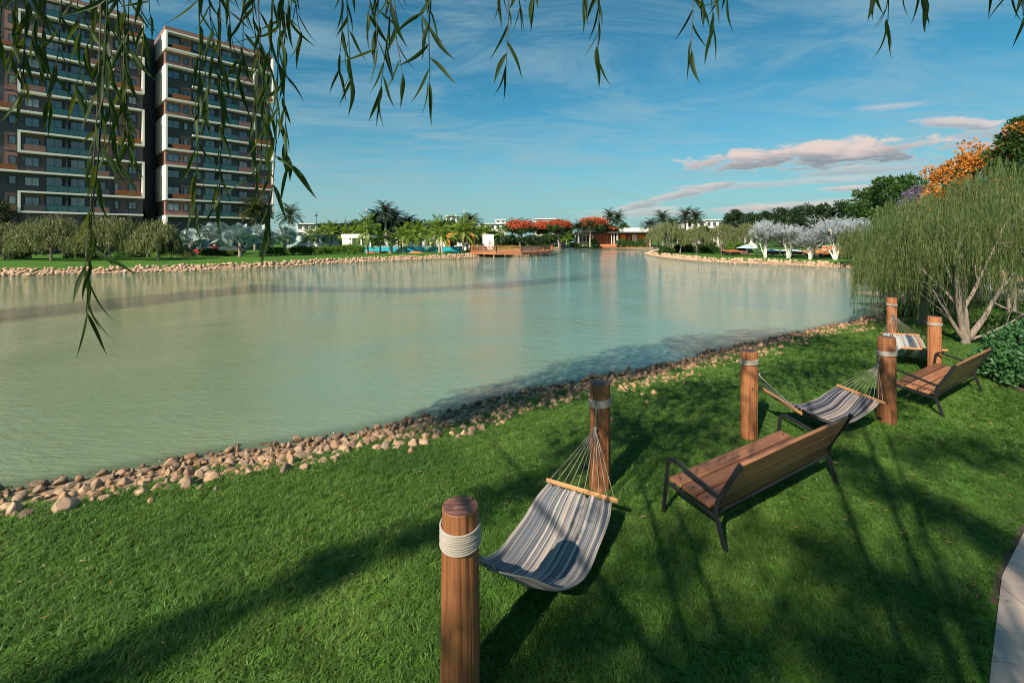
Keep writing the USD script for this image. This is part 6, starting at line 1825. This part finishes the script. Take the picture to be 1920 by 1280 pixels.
# clumps of its crown stand where their shade falls on the lawn and the water
SHADE = [(820, 755, 12.5, 0.9), (900, 735, 12.5, 1.2), (1000, 712, 13, 1.3), (1100, 680, 13.5, 1.4), (1210, 652, 14, 1.5), (1330, 630, 14.5, 1.6), (1450, 618, 15, 1.6),
         (1250, 760, 11.5, 1.0), (1330, 735, 12, 1.1), (1230, 830, 11, 0.8), (1330, 800, 11.5, 0.8), (1480, 700, 12, 1.2), (1590, 690, 12, 1.0), (1560, 640, 13, 1.4), (1130, 800, 11.5, 0.7), (1640, 760, 11, 0.6),
         (1010, 900, 16, 0.40), (930, 945, 17, 0.40), (830, 985, 17, 0.34), (725, 1025, 19, 0.28), (600, 1085, 20, 0.28), (470, 1150, 20, 0.26), (1090, 860, 15, 0.45),
         (1270, 1030, 18, 0.34), (1170, 1110, 18, 0.34), (1080, 1190, 18, 0.36), (980, 1260, 17, 0.45), (1300, 1230, 17, 0.45), (1400, 1180, 18, 0.35),
         (1640, 905, 19, 0.40), (1740, 955, 19, 0.40), (1840, 1010, 19, 0.40), (1900, 1060, 19, 0.4), (1560, 1010, 19, 0.32), (1660, 1070, 19, 0.36), (1760, 1135, 19, 0.36), (1840, 1200, 18, 0.32),
         (1560, 1170, 18, 0.30), (1660, 1250, 18, 0.34), (1720, 845, 19, 0.42), (1840, 865, 19, 0.45), (1580, 850, 18, 0.32), (220, 1250, 20, 0.3), (340, 1205, 20, 0.28)]
# loose thin foliage high up: broken light over the right of the lawn
rq = np.random.default_rng(515)
for _ in range(46):
    x, y = rq.uniform(1080, 1920), rq.uniform(760, 1270)
    if x - 1080 > (1270 - y) * 0.2 + 40 and not (x > 1780 and y > 980):
        SHADE.append((x, y, rq.uniform(17, 22), -rq.uniform(0.5, 0.9)))
LV = []
for k, (x, y, tt, rad) in enumerate(SHADE):
    g = ground_pt(x, y)
    c = g + SUN * tt
    thin = rad < 0
    rad = abs(rad)
    n = int(85 * rad ** 1.6) + 8 if thin else int(520 * rad ** 1.6 * (2.4 if k < 7 else 1.0)) + 60
    q = norm(ro.normal(size=(n, 3))) * (ro.uniform(size=n) ** 0.45)[:, None] * rad * [1.0, 1.0, 0.7] + c
    q += (meshkit.fbm(q * 1.1, 2, 6)[:, None] - 0.5) * 0.5
    LV.append(q)
    if thin or k % 3:
        continue
    st = trunk[-1 - (k % 4)]
    mid = st * 0.45 + c * 0.55 + np.array([0, 0, 0.9]) + ro.normal(size=3) * 0.25
    t = np.linspace(0, 1, 8)[:, None]
    wood.tube((1 - t) ** 2 * st + 2 * t * (1 - t) * mid + t * t * c, np.linspace(0.04, 0.006, 8), 6)
LV = np.vstack(LV)
dn = ro.normal(size=LV.shape) * 0.45; dn[:, 2] -= 0.8
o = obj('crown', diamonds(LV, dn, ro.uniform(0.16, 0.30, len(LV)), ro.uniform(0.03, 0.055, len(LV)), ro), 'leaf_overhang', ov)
wood.build('trunk', 'bark_pale', ov, smooth=True)
print('overhead leaves', len(LV))


def willow_leaf(L, W, curve, fold, seed):
    """A lance-shaped leaf along -z with a fold along its midrib; base at the origin."""
    n = 9
    t = np.linspace(0, 1, n)
    w = W / 2 * np.sin(PI * np.clip(t, 0, 1) ** 0.72) ** 0.9 * (1 - 0.25 * t)
    w[0] = W * 0.05; w[-1] = 0.0003
    y = curve * t ** 2 * L
    x = 0.04 * L * np.sin(t * 4 + seed)
    z = -L * t * (1 - 0.12 * abs(curve))
    mid = np.stack([x, y, z], -1)
    up = fold * w
    V, F = [], []
    for k in range(n):
        V += [mid[k] + [-w[k], up[k], 0], mid[k], mid[k] + [w[k], up[k], 0]]
    for k in range(n - 1):
        a, b = 3 * k, 3 * k + 3
        F += [[a, a + 1, b + 1, b], [a + 1, a + 2, b + 2, b + 1]]
    return np.array(V), np.array(F)


# twigs: path in photo pixels, depth, pixels between leaves, where the leaves start, leaf scale
TW = [([(30, -60), (28, 40), (22, 95)], 1.55, 26, 0.2, 1), ([(84, -60), (82, 50), (88, 110)], 1.6, 28, 0.2, 1), ([(244, -60), (238, 110), (226, 205)], 1.6, 26, 0.2, 1), ([(455, -60), (456, 60), (450, 150)], 1.6, 28, 0.2, 1), ([(8, -60), (4, 0), (0, 60)], 1.5, 36, 0.3, 1), ([(52, -60), (48, 40), (44, 130), (46, 175)], 1.55, 31, 0.25, 1), ([(118, -60), (112, 60), (106, 120), (94, 190)], 1.6, 34, 0.2, 1), ([(62, -60), (66, 20), (60, 70)], 1.5, 28, 0.2, 1),
      ([(205, -60), (196, 120), (184, 300), (172, 400), (168, 480), (162, 585)], 1.35, 38, 0.28, 1.05), ([(190, -60), (186, 120), (174, 330), (160, 500)], 1.42, 64, 0.55, 1.0), ([(175, -60), (178, 40), (160, 95), (142, 165)], 1.5, 31, 0.2, 1),
      ([(196, -60), (200, 60), (203, 150), (206, 215), (212, 300)], 1.45, 34, 0.2, 1), ([(228, -60), (234, 40), (232, 110), (236, 200), (240, 270)], 1.5, 31, 0.2, 1), ([(218, -60), (222, 60), (232, 185), (248, 240)], 1.6, 34, 0.3, 0.95), ([(252, -60), (262, 0), (270, 60)], 1.5, 36, 0.3, 0.9),
      ([(140, -60), (146, 20), (150, 60)], 1.55, 31, 0.2, 1), ([(282, -60), (280, 0), (282, 30)], 1.7, 36, 0.2, 0.8),
      ([(372, -60), (375, 90), (371, 240), (368, 330), (365, 385)], 1.5, 30, 0.2, 1.0), ([(411, -60), (413, 90), (415, 230), (412, 340), (411, 372)], 1.55, 39, 0.2, 1.0), ([(392, -60), (394, 30), (400, 70), (386, 190)], 1.6, 28, 0.2, 1), ([(425, -60), (430, 30), (436, 80), (448, 110)], 1.6, 34, 0.3, 0.9),
      ([(484, -60), (485, 20), (488, 90), (480, 170), (472, 260)], 1.55, 31, 0.2, 1), ([(513, -60), (508, 60), (500, 160), (492, 250), (488, 320)], 1.45, 31, 0.2, 1.05), ([(530, -60), (526, 40), (521, 130), (518, 250), (512, 340), (497, 425)], 1.5, 34, 0.25, 1.05), ([(545, -60), (538, 30), (530, 130), (534, 200), (540, 310)], 1.55, 34, 0.25, 1.0),
      ([(470, -60), (474, 20), (492, 150), (505, 215)], 1.65, 34, 0.3, 0.95), ([(552, -60), (556, 20), (564, 60)], 1.7, 40, 0.3, 1.0), ([(522, -60), (528, 0), (535, 30)], 1.5, 28, 0.2, 0.9),
      ([(650, -60), (651, 20), (655, 90), (659, 145)], 1.6, 31, 0.2, 1.0), ([(640, -60), (642, 30), (634, 130)], 1.7, 40, 0.4, 0.9), ([(712, -60), (707, 40), (706, 90)], 1.6, 31, 0.2, 1), ([(694, -60), (694, 0), (688, 30)], 1.6, 31, 0.2, 0.9), ([(735, -60), (732, 20), (722, 100), (712, 180)], 1.5, 28, 0.2, 1.0), ([(738, -60), (742, 60), (750, 110), (754, 140)], 1.6, 34, 0.2, 0.95),
      ([(805, -60), (808, 0), (804, 60), (806, 140), (803, 155)], 1.5, 28, 0.2, 1.0), ([(800, -60), (800, 0), (790, 30)], 1.6, 31, 0.2, 1), ([(948, -60), (954, 20), (951, 80), (950, 125)], 1.6, 34, 0.62, 1.05), ([(968, -60), (975, 10)], 1.5, 34, 0.2, 0.9), ([(936, -60), (938, -10)], 1.5, 28, 0.2, 0.9), ([(1000, -60), (1002, -8)], 1.5, 30, 0.2, 1.0),
      ([(1120, -60), (1124, 0), (1122, 60), (1120, 115)], 1.6, 31, 0.2, 1.0), ([(1098, -60), (1098, -5)], 1.6, 31, 0.2, 0.9), ([(1296, -60), (1300, 0), (1298, 55), (1296, 95)], 1.6, 40, 0.5, 1.0), ([(1330, -60), (1334, 0), (1338, 50)], 1.6, 36, 0.4, 1.0), ([(1356, -60), (1362, -5)], 1.6, 30, 0.3, 0.9), ([(1310, -60), (1316, -5)], 1.6, 30, 0.3, 0.9),
      ([(1662, -60), (1666, 0), (1664, 48)], 1.65, 30, 0.4, 1.0), ([(1634, -60), (1634, -15)], 1.6, 34, 0.3, 0.9), ([(1690, -60), (1694, -20)], 1.6, 34, 0.3, 0.8), ([(1728, -60), (1731, -5)], 1.6, 36, 0.4, 1.0), ([(1862, -60), (1858, -20)], 1.6, 31, 0.3, 0.9), ([(1890, -60), (1892, -12)], 1.6, 30, 0.3, 1.0), ([(1916, -60), (1918, 10), (1919, 30)], 1.6, 36, 0.3, 0.9)]
rl = np.random.default_rng(611)
nleaf = 0
for k, (pix, d0, step, start, ls) in enumerate(TW):
    P = np.array([ray(x, y, d0) for x, y in pix])
    # carried on up to a limb of the crown above
    up_ = P[0] + np.array([rl.normal() * 0.06, -0.10, 0.55])
    tip_ = np.vstack([up_ + np.array([rl.normal() * 0.1, -0.45, 0.9]), up_, P])
    tt = np.linspace(0, 1, len(tip_))
    from scipy.interpolate import PchipInterpolator as _PI
    Q = _PI(tt, tip_, axis=0)(np.linspace(0, 1, 30))
    tw = MB().tube(Q, np.linspace(0.0032, 0.0011, 30), 5).build('twig', 'bark_dark' if k % 3 == 0 else 'leaf_overhang', ov, smooth=True)
    # leaves
    px = np.array(pix, float)
    seg = np.concatenate([[0], np.cumsum(np.linalg.norm(np.diff(px, axis=0), axis=1))])
    tot = seg[-1]
    step, ls = step * 0.80, ls * 0.90
    s = max(0, 60 - 50) + rl.uniform(0, step)
    side = 1
    spots = []
    while s < tot - 4:
        if s > start * tot * 0.5 or start <= 0.3:
            spots.append(s)
        s += step * rl.uniform(0.7, 1.35)
    spots += [tot, tot - 2]
    for i, s in enumerate(spots):
        x, y = np.interp(s, seg, px[:, 0]), np.interp(s, seg, px[:, 1])
        if y < -75:
            continue
        base = ray(x, y, d0)
        side = -side
        last = i >= len(spots) - 2
        L = (0.118 + 0.04 * rl.uniform()) * ls * (1.05 if last else 1.0)
        v, f = willow_leaf(L, L * rl.uniform(0.095, 0.150), rl.uniform(0.05, 0.42), rl.uniform(0.3, 0.75), rl.uniform(0, 6))
        ang = side * rl.uniform(0.06, 0.42) * (0.4 if last else 1.0) if rl.uniform() < 0.88 else side * rl.uniform(0.6, 0.95)
        yaw = rl.uniform(0, 2 * PI)
        pit = rl.uniform(-0.25, 0.25)
        v = rotz(v, yaw)
        c, s_ = math.cos(pit), math.sin(pit)
        v = v @ np.array([[1, 0, 0], [0, c, s_], [0, -s_, c]])
        c, s_ = math.cos(ang), math.sin(ang)
        v = v @ np.array([[c, 0, -s_], [0, 1, 0], [s_, 0, c]])
        if nleaf < 297:
            nleaf += 1
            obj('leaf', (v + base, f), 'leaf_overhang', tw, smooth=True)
        else:
            nleaf += 1
            LV2 = globals().setdefault('LV2', [])
            LV2.append((v + base, f))
if globals().get('LV2'):
    mb = MB()
    for v, f in LV2:
        mb.add(v, f)
    tag(mb.build('more_leaves', 'leaf_overhang', ov, smooth=True), kind='stuff')
print('hanging leaves', nleaf)
